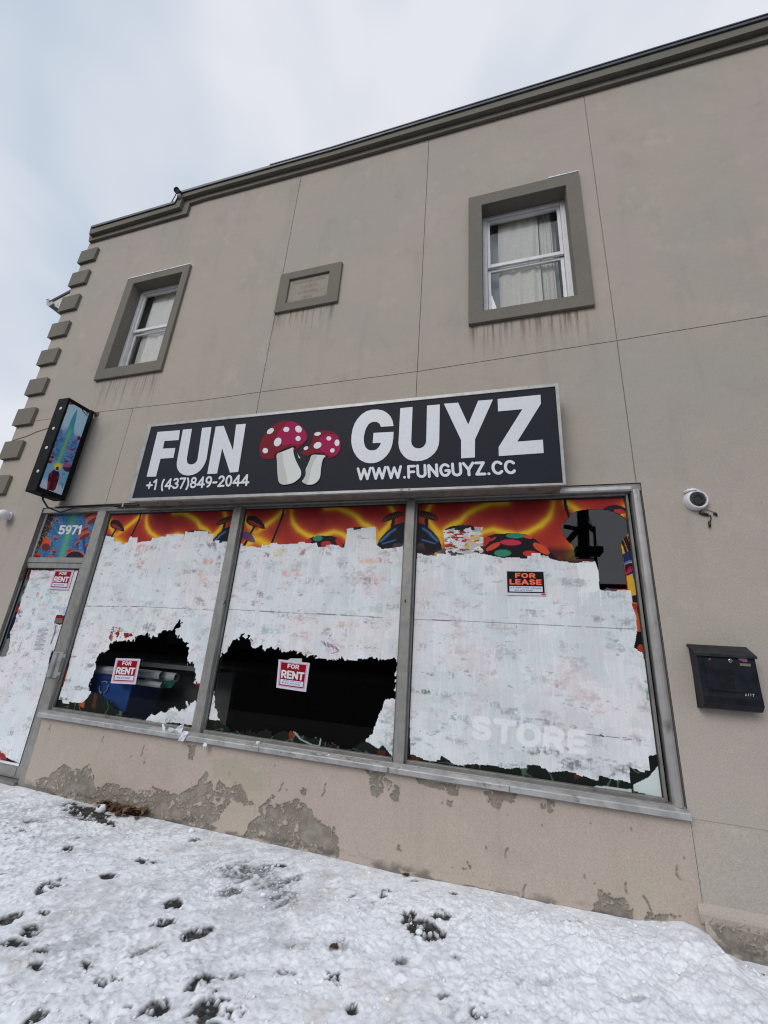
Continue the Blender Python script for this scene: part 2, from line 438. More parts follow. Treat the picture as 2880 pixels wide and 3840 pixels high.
def sheet(x0, x1, z0, z1, res, y):
    nx, nz = max(2, int((x1 - x0) / res) + 1), max(2, int((z1 - z0) / res) + 1)
    X, Z = np.meshgrid(np.linspace(x0, x1, nx), np.linspace(z0, z1, nz))
    PX, PY = proj(X, np.full(X.shape, float(y)), Z)
    i = np.arange(nx * nz).reshape(nz, nx)
    Q = np.stack([i[:-1, :-1], i[:-1, 1:], i[1:, 1:], i[1:, :-1]], -1).reshape(-1, 4)
    return X, Z, PX, PY, Q
def sub_mesh(name, V, Q, keepv, m, parent, attrs, smooth=False):
    """faces whose four corners all satisfy keepv (bool per face)"""
    q = Q[keepv]
    used = np.unique(q); remap = np.zeros(len(V), int); remap[used] = np.arange(len(used))
    return mesh_obj(name, V[used], remap[q], m, parent, smooth, {k: a[used] for k, a in attrs.items()})

def field_mesh(mb, Fv, X, Y, Z):
    """marching squares: surface where Fv>0 on a regular grid of points"""
    ny, nx = Fv.shape; cache = {}; verts = []
    def vert(key, p):
        if key not in cache: cache[key] = len(verts); verts.append(p)
        return cache[key]
    P = np.stack([X, Y, Z], -1); faces = []
    for j in range(ny - 1):
        row = (Fv[j] > 0) | (Fv[j + 1] > 0)
        for i in range(nx - 1):
            if not (row[i] or row[i + 1]): continue
            c = [(j, i), (j, i + 1), (j + 1, i + 1), (j + 1, i)]
            vs = [Fv[a] for a in c]; poly = []
            for k in range(4):
                a, b = c[k], c[(k + 1) % 4]; fa, fb = vs[k], vs[(k + 1) % 4]
                if fa > 0: poly.append(vert(a, P[a]))
                if (fa > 0) != (fb > 0):
                    t = fa / (fa - fb); key = (min(a, b), max(a, b)); poly.append(vert(key, P[a] * (1 - t) + P[b] * t))
            if len(poly) >= 3: faces.append(tuple(poly))
    return mb.add(verts, faces)

# =================================================================== THE BUILDING
bld = thing('stucco_building', 'two storey beige stucco commercial building with grey cornice and papered shopfront', 'building', (-2.9, 0.3, 0))
XL = -7.17                     # left corner of the facade
XR = 4.6
# joint lines, ends measured on the wall plane
def jline(p, q):
    a, b = at(*p), at(*q)
    return lambda z: a[0] + (b[0] - a[0]) * (z - a[2]) / (b[2] - a[2])
J1 = jline((515, 1478), (396, 1890)); J2 = jline((1132, 649), (962, 1545)); J3 = jline((1605, 600), (1560, 1488)); J4 = jline((2191, 373), (2386, 1813))
Hpts = [tuple(at(*p)[[0, 2]]) for p in [(353, 1547), (760, 1501), (970, 1471), (1566, 1393), (2310, 1278), (2880, 1184.5)]]
Hpts = [(XL, Hpts[0][1] - .02)] + Hpts + [(XR, Hpts[-1][1])]
def H(x):
    return float(np.interp(x, [p[0] for p in Hpts], [p[1] for p in Hpts]))
def hrun(x0, x1, off):
    xs = [x0] + [p[0] for p in Hpts if x0 < p[0] < x1] + [x1]
    return [(x, H(x) + off) for x in xs]
g = .004; ZT = 8.62; DOORX0, DOORX1 = -5.99, -4.87
SFX1, SFZ0, SFZ1 = 1.12, .655, 3.085
zg = -.25
walls = MB()
def holed(outer, holes, y0):
    polys = [[Vector((p[0], p[1], 0)) for p in outer]] + [[Vector((p[0], p[1], 0)) for p in h] for h in holes]
    tri = tessellate_polygon(polys); flat = outer + [p for h in holes for p in h]
    walls.add([(p[0], y0, p[1]) for p in flat], [tuple(t) for t in tri])
def rim(poly, y0, y1):
    n = len(poly); walls.add([(p[0], y0, p[1]) for p in poly] + [(p[0], y1, p[1]) for p in poly], [(i, (i + 1) % n, n + (i + 1) % n, n + i) for i in range(n)])
WL = (-5.652, -4.685, 5.255, 6.90)     # left upper window opening x0 x1 z0 z1 (inner edge of trim)
WR = (-.172, .780, 5.188, 6.822)
WLo = [(WL[0], WL[2]), (WL[1], WL[2]), (WL[1], WL[3]), (WL[0], WL[3])]
WRo = [(WR[0], WR[2]), (WR[1], WR[2]), (WR[1], WR[3]), (WR[0], WR[3])]
# upper row
def upper(xl, xr, holes):
    zb0, zb1 = H(xl(5)) + g, H(xr(5)) + g
    bot = hrun(xl(4.6) + g, xr(4.6) - g, g)
    outer = bot + [(xr(ZT) - g, ZT), (xl(ZT) + g, ZT)]
    holed(outer, holes, 0); rim(outer, 0, .012)
grow = lambda P: [(P[0][0] - .02, P[0][1] - .02), (P[1][0] + .02, P[1][1] - .02), (P[2][0] + .02, P[2][1] + .02), (P[3][0] - .02, P[3][1] + .02)]
upper(lambda z: XL - g, J2, [grow(WLo)]); upper(J2, J3, []); upper(J3, J4, [grow(WRo)]); upper(J4, lambda z: XR, [])
# lower row, above and beside the shopfront
def lower(xl, xr, zb):
    top = hrun(xl(4.55) + g, xr(4.55) - g, -g)
    outer = [(xl(zb) + g, zb), (xr(zb) - g, zb)] + top[::-1]
    holed(outer, [], 0); rim(outer, 0, .012)
outer = [(XL, zg), (DOORX0, zg), (DOORX0, SFZ1), (J1(SFZ1) - g, SFZ1)] + hrun(XL, J1(4.5) - g, -g)[::-1]
holed(outer, [], 0); rim(outer, 0, .012)
lower(J1, J2, SFZ1); lower(J2, J3, SFZ1); lower(J3, J4, SFZ1)
outer = [(SFX1, SFZ0), (XR, SFZ0)] + hrun(J4(4.5) + g, XR, -g)[::-1] + [(J4(SFZ1) + g, SFZ1), (SFX1, SFZ1)]
holed(outer, [], 0); rim(outer, 0, .012)
# band between sill height and ledge on the right
holed([(SFX1 + .012, .12), (XR, .12), (XR, SFZ0 - .0), (SFX1 + .012, SFZ0)], [], .004)
# opening reveals and backing behind the joints, plus the side walls and roof
rim([(DOORX0, zg), (DOORX0, SFZ1), (SFX1, SFZ1), (SFX1, SFZ0)], 0, .14)
walls.box(XL, XR, .012, .03, 3.3, ZT - .01)
walls.v = [v for v in walls.v]
wallm = walls
# punch the backing: rebuild it as strips that avoid the window openings
wallm.v = wallm.v[:-8]; wallm.f = wallm.f[:-6]
for x0, x1, z0, z1 in ((XL, WL[0], 3.09, ZT), (WL[1], WR[0], 3.09, ZT), (WR[1], XR, 3.09, ZT), (WL[0], WL[1], 3.09, WL[2]), (WL[0], WL[1], WL[3], ZT), (WR[0], WR[1], 3.09, WR[2]), (WR[0], WR[1], WR[3], ZT)):
    wallm.add([(x0, .013, z0), (x1, .013, z0), (x1, .013, z1), (x0, .013, z1)], [(0, 1, 2, 3)])
wallm.add([(XL, 0, zg), (XL, 7.5, zg), (XL, 7.5, 8.4), (XL, 0, 8.4)], [(0, 1, 2, 3)])
wallm.add([(XR, 0, zg), (XR, 7.5, zg), (XR, 7.5, 8.4), (XR, 0, 8.4)], [(0, 1, 2, 3)])
wallm.add([(XL, 7.5, zg), (XR, 7.5, zg), (XR, 7.5, 8.4), (XL, 7.5, 8.4)], [(0, 1, 2, 3)])
wallm.add([(XL, .02, 8.3), (XR, .02, 8.3), (XR, 7.5, 8.3), (XL, 7.5, 8.3)], [(0, 1, 2, 3)])
wallm.build('wall', M_wall, bld)

# scratches, small paint chips on the wall
M_scr = mat('pale_scratch', (.50, .48, .44), .8)
for p, L_, w in (((2660, 1752), .16, .004), ((2672, 1830), .10, .003), ((2775, 1975), .10, .004), ((2715, 2080), .06, .003), ((2790, 2010), .05, .003)):
    a = at(*p); ch = MB(); ch.prism([(a[0], a[2]), (a[0] + w, a[2]), (a[0] + L_ * .28 + w, a[2] - L_), (a[0] + L_ * .28, a[2] - L_)], -.0015, .001); ch.build('paint_scratch', M_scr, bld)
# hairline crack / loose wire joint left of the blade sign
cr_ = MB()
cr_.tube([at(*p, -.004) for p in crop(0, 1400, .4581, [(60, 570), (120, 545), (230, 510), (300, 478), (390, 450), (520, 405), (640, 360), (770, 322)])], .004, 6)
cr_.build('wall_cable', M_trim, bld)

# ------------------------------------------------------------------ base wall with peeling paint
def peel_sheet(name, x0, x1, z0, z1, y, res, polys, greens, m, specks=70, seed=5, off=0, kp=None):
    X, Z, PX, PY, Q = sheet(x0, x1, z0, z1, res, y)
    n1 = fbm(X * 14, Z * 14, seed, 5, .6) - .5; n2 = fbm(X * 14 + 50, Z * 14, seed + 9, 5, .6) - .5
    wx, wy = PX + n1 * 30, PY + n2 * 30
    p = np.zeros(X.shape)
    for pl in polys: p = np.maximum(p, inpoly(wx, wy, pl).astype(float))
    # islands left inside
    isl = fbm(X * 26, Z * 26, seed + 3, 4, .6)
    p = p * (1 - sstep(.63, .65, isl)) * (1 - sstep(.60, .63, fbm(X * 60, Z * 60, seed + 4, 3, .6)) * sstep(.45, .6, fbm(X * 8, Z * 8, seed + 5, 2)))
    # chips
    r = np.random.default_rng(seed)
    for _ in range(specks):
        cx, cz = r.uniform(x0, x1), r.uniform(z0, z1); s = r.uniform(.0015, .006) * (1.7 if r.random() < .1 else 1)
        m_ = (np.abs(X - cx) < .05) & (np.abs(Z - cz) < .05)
        if m_.any():
            e = inell(X[m_], Z[m_], cx, cz, s * r.uniform(.3, .9), s * r.uniform(1.0, 4.0), r.uniform(-30, 30)) + (n1[m_]) * 1.5
            p[m_] = np.maximum(p[m_], (e < 1) * .8)
    for _ in range(specks // 4):
        cx, cz = r.uniform(x0, x1), r.uniform(z0 + .3, z1 - .05); pts_ = [(cx, cz)]
        for k in range(r.integers(2, 5)): pts_.append((pts_[-1][0] + r.uniform(-.02, .02), pts_[-1][1] - r.uniform(.01, .05)))
        m_ = (np.abs(X - cx) < .2) & (np.abs(Z - cz) < .3)
        p[m_] = np.maximum(p[m_], (dseg(X[m_], Z[m_], pts_) < .0034) * r.uniform(.3, .8))
    gch = np.zeros(X.shape)
    for pl in greens: gch = np.maximum(gch, inpoly(PX + n2 * 30, PY + n1 * 30, pl).astype(float) * .75)
    gch = gch * (1 - p)
    edge = np.zeros(X.shape)   # dark line where paint breaks
    pe = (p > .5).astype(float)
    ed = np.abs(np.gradient(pe, axis=0)) + np.abs(np.gradient(pe, axis=1))
    edge = np.clip(ed, 0, 1) * .45
    # damp dirt line near the ground
    ground = sstep(.075, .0, Z - off + (n1 * .09)) * .7
    edge = np.maximum(edge, ground * sstep(.42, .6, fbm(X * 9, Z * 30, seed + 7, 4)))
    Y = np.full(X.shape, float(y)) + pe * .006 + .0015 * fbm(X * 5, Z * 5, 3, 3)
    V = np.stack([X, Y, Z], -1).reshape(-1, 3)
    keep = np.ones(len(Q), bool)
    if kp is not None: keep = kp(PX, PY).ravel()[Q].all(1)
    C3 = np.stack([p, gch, edge], -1).reshape(-1, 3)
    return sub_mesh(name, V, Q, keep, m, bld, {'peel': C3}, True)
c6 = lambda pts: crop(0, 2700, .868, pts)
c7 = lambda pts: crop(1440, 2700, .868, pts)
polys = [c6([(155, 295), (165, 260), (230, 235), (280, 190), (330, 215), (390, 195), (405, 250), (410, 290), (480, 275), (560, 300), (640, 310), (660, 285), (710, 320), (790, 310), (850, 280), (888, 228), (905, 260), (920, 300), (950, 258), (1000, 290), (1005, 340), (960, 400), (930, 440), (860, 470), (600, 420), (400, 360), (240, 330)]),
         c6([(1080, 455), (1130, 420), (1120, 380), (1180, 325), (1200, 375), (1250, 355), (1280, 340), (1340, 380), (1350, 410), (1400, 460), (1440, 470), (1465, 540), (1460, 600), (1250, 545), (1050, 500)]),
         c6([(810, 110), (845, 115), (835, 175), (812, 170)]), c6([(1580, 215), (1659, 230), (1659, 280), (1635, 330), (1610, 325), (1600, 260)]),
         c6([(1295, 290), (1320, 295), (1318, 325), (1300, 320)]), c6([(1000, 290), (1040, 280), (1060, 330), (1100, 360), (1040, 370), (1000, 340)]),
         c7([(0, 250), (40, 262), (68, 290), (62, 345), (40, 350), (20, 300)]),
         c7([(135, 258), (200, 268), (330, 285), (320, 325), (290, 320), (250, 300), (150, 285)]), c7([(275, 345), (300, 350), (292, 372), (275, 365)]),
         c7([(428, 305), (570, 322), (562, 360), (520, 352), (500, 390), (470, 375), (432, 345)]), c7([(705, 345), (742, 350), (728, 400), (710, 390)]), c7([(675, 358), (700, 362), (695, 380), (676, 375)]),
         c7([(902, 405), (916, 408), (910, 428)]), c7([(362, 620), (378, 622), (378, 642), (366, 645)]), c7([(338, 642), (355, 645), (345, 658)]),
         c7([(925, 735), (960, 740), (990, 770), (1030, 770), (1075, 805), (1080, 870), (1000, 850), (895, 835), (905, 800), (930, 790)]),
         c7([(1140, 830), (1180, 845), (1240, 840), (1275, 850), (1200, 868), (1130, 860)]), c7([(45, 540), (70, 545), (68, 570), (48, 562)])]
greens = [c6([(925, 170), (1000, 165), (1060, 185), (1130, 240), (1130, 300), (1060, 330), (1005, 300), (980, 255), (925, 250)]), c7([(925, 735), (990, 770), (1000, 830), (1040, 850), (1075, 860), (895, 835)])]
def below_sill(PX, PY): return np.ones(PX.shape, bool)
peel_sheet('base_wall', -4.87, 1.128, zg, .672, -.003, .006, polys, greens, M_base, seed=5)
# band colour change + plinth ledge right of the window
pl_polys = [crop(2400, 2960, .3977, q) for q in ([(800, 1105), (960, 1115), (1000, 1150), (1080, 1180), (1100, 1260), (1207, 1290), (1207, 1600), (850, 1500), (760, 1400), (660, 1270), (700, 1170), (760, 1200), (900, 1190), (930, 1160), (800, 1140)], [(1130, 1150), (1207, 1160), (1207, 1240), (1140, 1220)], [(235, 1150), (360, 1200), (350, 1215), (270, 1190)])]
peel_sheet('plinth_face', 1.118, 2.4, zg, .155, -.028, .006, pl_polys, [], M_plinth, specks=40, seed=8)
MB().profile_x([(-.029, .15), (-.024, .168), (.006, .205), (.006, .10), (-.02, .10)], 1.10, XR).build('plinth_ledge', M_plinth, bld, bevel=.004)
MB().box(2.4, XR, -.028, .05, zg, .152).build('plinth_block', M_plinth, bld)

# ------------------------------------------------------------------ cornice
def cornice_band(zoff_t, zoff_b, yf, xstep, xl):
    """step shape band: lower part left of the step, raised part right"""
    s = .225
    return [(xl, 8.33 + zoff_b), (xstep, 8.33 + zoff_b), (xstep, 8.33 + s + zoff_b), (XR + .2, 8.33 + s + zoff_b), (XR + .2, 8.33 + s + zoff_t), (xstep - .115, 8.33 + s + zoff_t), (xstep - .115, 8.33 + zoff_t), (xl, 8.33 + zoff_t)]
def cpoly(ptsL, ptsR_, y):
    return px_poly(ptsL, y)
b2 = [(331.9, 904.6), (699.3, 799.2), (710.4, 761.8), (760, 745), (1240, 614), (2480, 259.4), (2880, 146)]
b1 = [(333.3, 878.3), (671.6, 775.7), (684, 739.6), (760, 716), (1240, 583), (2480, 219.6), (2880, 97.9)]
cp = [(340.2, 851.9), (654.9, 759), (674, 722), (760, 696.6), (1240, 560), (2480, 182), (2880, 61.7)]
def band(bot, top, y, ext=.9):
    B = px_poly(bot, y); T = px_poly(top, y)
    def extend(P): return P + [(P[-1][0] + 1.6, P[-1][1])]
    B, T = extend(B), extend(T)
    return B, T
Y2, Y1, YC = -.045, -.105, -.125
B2, _ = band(b2, b1, Y2); B1a, _ = band(b1, b1, Y1); T2, _ = band(b1, b1, Y2)
T1, _ = band(cp, cp, Y1); CT, _ = band(cp, cp, YC)
def lift(P, d): return [(x, z + d) for x, z in P]
mb = MB(); mb.prism(B2 + lift(T2, .10)[::-1], Y2, .05); o = mb.build('cornice', M_trim, bld, bevel=.004)
mb = MB(); mb.prism(B1a + T1[::-1], Y1, .05); mb.build('upper_band', M_trim, o, bevel=.004)
mb = MB(); mb.prism(lift(CT, -.012) + lift(CT, .035)[::-1], YC, .25); mb.build('metal_coping', M_cap, o, bevel=.002)
mb = MB()
lo = [p for p in lift(CT, .037) if True]
a = at(1004, 655, YC); cs = [(a[0], float(np.interp(a[0], [p[0] for p in CT], [p[1] for p in CT])))] + [p for p in CT if p[0] > a[0]]; mb.prism([(x, z + .034) for x, z in cs] + [(x, z + .052) for x, z in cs][::-1], YC - .008, .2)
# snow crust on the coping left part
mb.build('second_coping_strip', M_cap, o)
sn = MB()
xa = CT[3][0]; xb = a[0]
for i in range(40):
    x = xa + (xb - xa) * i / 40; x2 = xa + (xb - xa) * (i + 1) / 40
    zt = np.interp(x, [p[0] for p in CT], [p[1] for p in CT]) + .035
    sn.box(x, x2, -.11, .1, zt - .005, zt + .012 + .012 * random.random())
sn.build('snow_crust', M_snow, o)

# ------------------------------------------------------------------ quoins on the left corner
qz = [(8.03, 7.75), (7.51, 7.215), (6.96, 6.655), (6.39, 6.11), (5.84, 5.56), (5.275, 4.995), (4.73, 4.45), (4.165, 3.885), (3.60, 3.32), (3.05, 2.77), (2.5, 2.22), (1.95, 1.67), (1.4, 1.12), (.85, .57)]
for t, b in qz:
    m_ = MB(); m_.prism([(XL - .045, b), (-6.825, b), (-6.825, t), (XL - .045, t)], -.042, .35)
    m_.build('quoin', M_trim, bld, bevel=.007)

# ------------------------------------------------------------------ upper windows
def upper_window(o4, trim, curtain, name_label, snow_px):
    x0, x1, z0, z1 = o4; X0, X1, Z0, Z1 = trim
    t = MB()
    yf, yb = -.04, .05
    outer = [(X0, Z0), (X1, Z0), (X1, Z1), (X0, Z1)]; inner = [(x0, z0), (x1, z0), (x1, z1), (x0, z1)]
    V = [(p[0], yf, p[1]) for p in outer + inner] + [(p[0], yb, p[1]) for p in outer] + [(p[0], .155, p[1]) for p in inner]
    Fc = []
    for i in range(4):
        j = (i + 1) % 4
        Fc += [(i, j, 4 + j, 4 + i), (i, 8 + i, 8 + j, j), (4 + i, 4 + j, 12 + j, 12 + i)]
    t.add(V, Fc)
    w = t.build('window', M_trim, bld, bevel=.006); w['label'] = name_label
    # pvc frame
    fr = MB(); yf = .13; a = .05
    for (u0, u1, v0, v1, yy) in ((x0 - .01, x0 + a, z0 - .01, z1 + .01, yf), (x1 - a, x1 + .01, z0 - .01, z1 + .01, yf), (x0 + a, x1 - a, z1 - a, z1 + .01, yf), (x0 + a, x1 - a, z0 - .01, z0 + a, yf)):
        fr.box(u0, u1, yy, yy + .09, v0, v1)
    fr.build('window_frame', M_pvc, w, bevel=.006)
    zm = z0 + (z1 - z0) * .50
    s1 = MB(); b_ = .035
    xa, xb = x0 + a + .002, x1 - a - .002
    for (u0, u1, v0, v1) in ((xa, xa + b_, zm, z1 - a - .002), (xb - b_, xb, zm, z1 - a - .002), (xa + b_, xb - b_, z1 - a - b_, z1 - a - .002), (xa + b_, xb - b_, zm, zm + .05)):
        s1.box(u0, u1, .155, .185, v0, v1)
    s1.build('upper_sash', M_pvc, w, bevel=.004)
    s2 = MB()
    for (u0, u1, v0, v1) in ((xa, xa + b_, z0 + a + .002, zm - .002), (xb - b_, xb, z0 + a + .002, zm - .002), (xa + b_, xb - b_, z0 + a + .002, z0 + a + b_), (xa + b_, xb - b_, zm - .04, zm - .002)):
        s2.box(u0, u1, .19, .218, v0, v1)
    s2.build('lower_sash', M_pvc, w, bevel=.004)
    gl = MB(); gl.add([(xa + .01, .170, zm + .01), (xb - .01, .170, zm + .01), (xb - .01, .170, z1 - a - .01), (xa + .01, .170, z1 - a - .01)], [(0, 1, 2, 3)])
    gl.build('pane', M_glass, w)
    gl = MB(); gl.add([(xa + .01, .204, z0 + a + .01), (xb - .01, .204, z0 + a + .01), (xb - .01, .204, zm - .01), (xa + .01, .204, zm - .01)], [(0, 1, 2, 3)])
    gl.build('pane', M_glass, w)
    # curtain(s)
    for (ca, cb, mtl, yy, amp, zb_) in curtain:
        nx, nz = 90, 24; V, C_ = [], []
        for j in range(nz + 1):
            v = j / nz
            for i in range(nx + 1):
                u = i / nx
                gath = (1 - .10 * math.sin(math.pi * v) * (u - .5))
                x = ca + (cb - ca) * (.5 + (u - .5) * gath)
                y = yy + amp * (math.sin(u * 19 + 1.6 * math.sin(v * 2.5) + 2 * u * v) * .65 + .35 * math.sin(u * 33 + 1.3 + 2.2 * v)) * (.35 + .65 * v)
                V.append((x, y, z1 + .24 - (z1 - z0 - zb_ + .24) * v))
        Fq = np.array([(j * (nx + 1) + i, j * (nx + 1) + i + 1, (j + 1) * (nx + 1) + i + 1, (j + 1) * (nx + 1) + i) for j in range(nz) for i in range(nx)])
        mesh_obj('curtain', V, Fq, mtl, w, True)
    # room behind
    rm = MB(); rm.add([(x0 - .6, .32, z0 - .8), (x1 + .6, .32, z0 - .8), (x1 + .6, .32, z1 + .4), (x0 - .6, .32, z1 + .4), (x0 - .6, 2.6, z0 - .8), (x1 + .6, 2.6, z0 - .8), (x1 + .6, 2.6, z1 + .4), (x0 - .6, 2.6, z1 + .4)],
                      [(4, 5, 6, 7), (0, 4, 7, 3), (1, 2, 6, 5), (0, 1, 5, 4), (3, 7, 6, 2)])
    rm.build('room', mat("room_blue_grey", (.28, .31, .34), .9), w)
    # snow on trim
    s = MB(); xs = np.linspace(X0 if snow_px is None else snow_px[0], X1 if snow_px is None else snow_px[1], 26)
    for xx0, xx1 in zip(xs[:-1], xs[1:]): s.box(xx0, xx1, -.045, .0, Z1 - .002, Z1 + .006 + .011 * random.random())
    s.build('snow_cap', M_snow, w)
    return w
upper_window(WL, (-5.808, -4.566, 5.075, 7.03), [(-5.50, -4.66, M_curtain, .255, .018, -.1), (-5.9, -5.44, M_sheer, .40, .015, -.1)], 'narrow left sash window with half drawn curtain', None)
upper_window(WR, (-.33, .93, 5.03, 7.0), [(.02, .49, M_curtain, .25, .02, -.1), (-.3, .08, M_sheer, .36, .012, -.1), (.50, .64, M_curtain, .28, .015, -.1), (.40, .70, M_sheer, .37, .02, -.1)], 'wide right sash window with cream curtains', (.6, .93))

# ------------------------------------------------------------------ date stone plaque
PT = px_poly(crop(960, 600, .57866, [(165, 738), (560, 662), (523, 922), (117, 985)]), -.03)
px0, px1 = (PT[0][0] + PT[3][0]) / 2, (PT[1][0] + PT[2][0]) / 2; pz0, pz1 = (PT[2][1] + PT[3][1]) / 2, (PT[0][1] + PT[1][1]) / 2
ix0, ix1, iz0, iz1 = px0 + .15, px1 - .165, pz0 + .135, pz1 - .125
t = MB(); outer = [(px0, pz0), (px1, pz0), (px1, pz1), (px0, pz1)]; inner = [(ix0, iz0), (ix1, iz0), (ix1, iz1), (ix0, iz1)]
V = [(p[0], -.035, p[1]) for p in outer + inner] + [(p[0], .01, p[1]) for p in outer] + [(p[0], -.004, p[1]) for p in inner]
Fc = []
for i in range(4):
    j = (i + 1) % 4; Fc += [(i, j, 4 + j, 4 + i), (i, 8 + i, 8 + j, j), (4 + i, 4 + j, 12 + j, 12 + i)]
t.add(V, Fc); plaque = t.build('date_plaque', M_trim, bld, bevel=.005)
X, Z, PX, PY, Q = sheet(ix0 - .005, ix1 + .005, iz0 - .005, iz1 + .005, .005, -.002)
col = np.ones(X.shape + (3,)) * np.array((.33, .29, .24)); wdt = ix1 - ix0; hgt = iz1 - iz0
col *= (.85 + .3 * fbm(X * 12, Z * 12, 4, 5))[..., None]
for s_, cx, zz, hh, ww in (('PARAGON LODGE'.replace('D', 'O'), .5, .78, .10, .80), ('I.O.O.F.'.replace('I', '1'), .52, .55, .10, .42), ('1NST1TUTED'.replace('D', 'O'), .5, .33, .09, .50), ('1875', .5, .10, .09, .26)):
    x_ = ix0 + wdt * (cx - ww / 2); z_ = iz0 + hgt * zz
    paint_text(col, X, Z, s_, (x_, z_), (x_ + wdt * ww, z_), (x_, z_ + hgt * hh * 1.2), (.15, .12, .10), .09, f=.6)
for xa_, xb_ in ((.06, .2), (.8, .94)): put(col, dseg(X, Z, [(ix0 + wdt * xa_, iz0 + hgt * .37), (ix0 + wdt * xb_, iz0 + hgt * .37)]) < .004, (.15, .12, .10), .6)
mesh_obj('plaque_inscription', np.stack([X, np.full(X.shape, -.006), Z], -1).reshape(-1, 3), Q, mat("carved_stone", rough=.9, attr='Col', bump=.3), plaque, False, {'Col': col.reshape(-1, 3)})

# ------------------------------------------------------------------ shopfront frame
GY = .08
P1X, P2X, P3X = (-4.862, -2.957), (-2.855, -.938), (-.853, 1.025)
GZ0, GZ1 = .734, 2.995
fr = MB()
fr.box(DOORX0, SFX1 + .001, .012, .12, GZ1 + .02, SFZ1 + .004)                # head
fr.box(-5.0, P1X[0], .014, .12, .70, GZ1 + .019)                                # post beside the door
fr.box(P1X[1], P2X[0], .012, .12, .705, GZ1 + .019)
fr.box(P2X[1], P3X[0], .012, .12, .705, GZ1 + .019)
fr.box(-4.985, SFX1, .008, .12, .672, .712)                                      # bottom rail
frame = fr.build('storefront_frame', M_alu, bld, bevel=.004)
st = MB()
for (x0, x1) in (P1X, P2X, P3X):
    st.box(x0 - .001, x0 + .018, .05, .11, GZ0 - .02, GZ1 + .02); st.box(x1 - .018, x1 + .001, .05, .11, GZ0 - .02, GZ1 + .02)
    st.box(x0 + .018, x1 - .018, .045, .11, GZ1 - .002, GZ1 + .021); st.box(x0 + .018, x1 - .018, .04, .11, .711, GZ0 + .002)
st.build('glazing_stop', M_alud, frame, bevel=.003)
gk = MB()
for (x0, x1) in (P1X, P2X, P3X):
    gk.box(x0 + .018, x1 - .018, .074, .1, GZ1 - .016, GZ1 - .003); gk.box(x0 + .018, x0 + .026, .074, .1, GZ0, GZ1 - .016); gk.box(x1 - .026, x1 - .018, .074, .1, GZ0, GZ1 - .016)
gk.build('gasket', M_seal, frame)
tb = MB()
pr_ = [(1.046, .10), (1.046, .03), (1.055, .008), (1.075, -.002), (1.092, -.002), (1.108, .008), (1.115, .03), (1.115, .10)]
n_ = len(pr_)
tb.add([(p[0], p[1], z) for z in (.705, 3.03) for p in pr_], [(i, i + 1, n_ + i + 1, n_ + i) for i in range(n_ - 1)])
tb.build('corner_tube', M_tube, frame, smooth=False, bevel=.002)
hf = MB(); hf.profile_x([(.012, 3.066), (.004, 3.06), (.002, 3.03), (.011, 3.022)], .36, 1.045); hf.build('head_flashing', M_silver, frame)
# sill flashing
sf = MB(); sf.profile_x([(.012, .706), (.012, .698), (-.040, .682), (-.046, .680), (-.046, .650), (-.050, .650), (-.052, .686), (-.046, .692)], -4.90, 1.124)
sf.build('sill_flashing', M_silver, frame, bevel=.0015)
for px_ in (962, 1455, 1905): a = at(px_, 2850, -.05); sj = MB(); sj.box(a[0], a[0] + .010, -.0545, -.04, .649, .689); sj.build('sill_joint', M_alud, frame)
# writing on posts (small marker tags) : left as strokes
for P0, P1_, P2_, s_ in (((836, 2268), (850, 2262), (837, 2250), 'A'), ((1517, 2260), (1522, 2259), (1518, 2247), 'N')):
    tg = MB(); a, b, c = at(*P0, .010), at(*P1_, .010), at(*P2_, .010)
    xs = np.arange(a[0] - .02, b[0] + .03, .003); zs = np.arange(a[2] - .03, c[2] + .03, .003)
    XX, ZZ = np.meshgrid(xs, zs); fn, wide = affine((a[0], a[2]), (b[0], a[2]), (a[0], c[2])); A, B = fn(XX, ZZ)
    field_mesh(tg, .09 - textdist(A, B, s_, wide), XX, np.full(XX.shape, .0105), ZZ)
    tg.build('marker_tag', M_black, frame)

# ------------------------------------------------------------------ the mural art (as printed) in pane-local coordinates
k2 = .48222
def loc2(pts):    # crop of the middle pane -> local metres (u from left glass edge, v below top)
    out = []
    for p in crop(760, 1880, k2, pts):
        a = at(p[0], p[1], GY); out.append((a[0] - P2X[0], GZ1 - a[2]))
    return out
RED, ORG, YEL_, DK = lin((148, 32, 34)), lin((205, 78, 36)), lin((222, 178, 32)), lin((22, 20, 28))
BLU, GRN, PNK = lin((38, 62, 110)), lin((50, 130, 100)), lin((190, 40, 80))
bandA = loc2([(690, 50), (690, 110), (705, 170), (745, 220), (810, 262), (870, 285), (950, 262), (1020, 238), (1080, 252), (1150, 300), (1170, 360)])
bandB = loc2([(960, 45), (1050, 50), (1150, 90), (1200, 120), (1240, 170), (1300, 200), (1345, 232), (1372, 330), (1380, 420)])
bandC = loc2([(300, 60), (350, 180), (410, 250), (480, 195), (560, 135), (625, 75)])
bandD = loc2([(280, 400), (400, 290), (440, 300), (520, 350), (560, 420)])
bandE = loc2([(1460, 40), (1490, 100), (1440, 190), (1380, 260)])
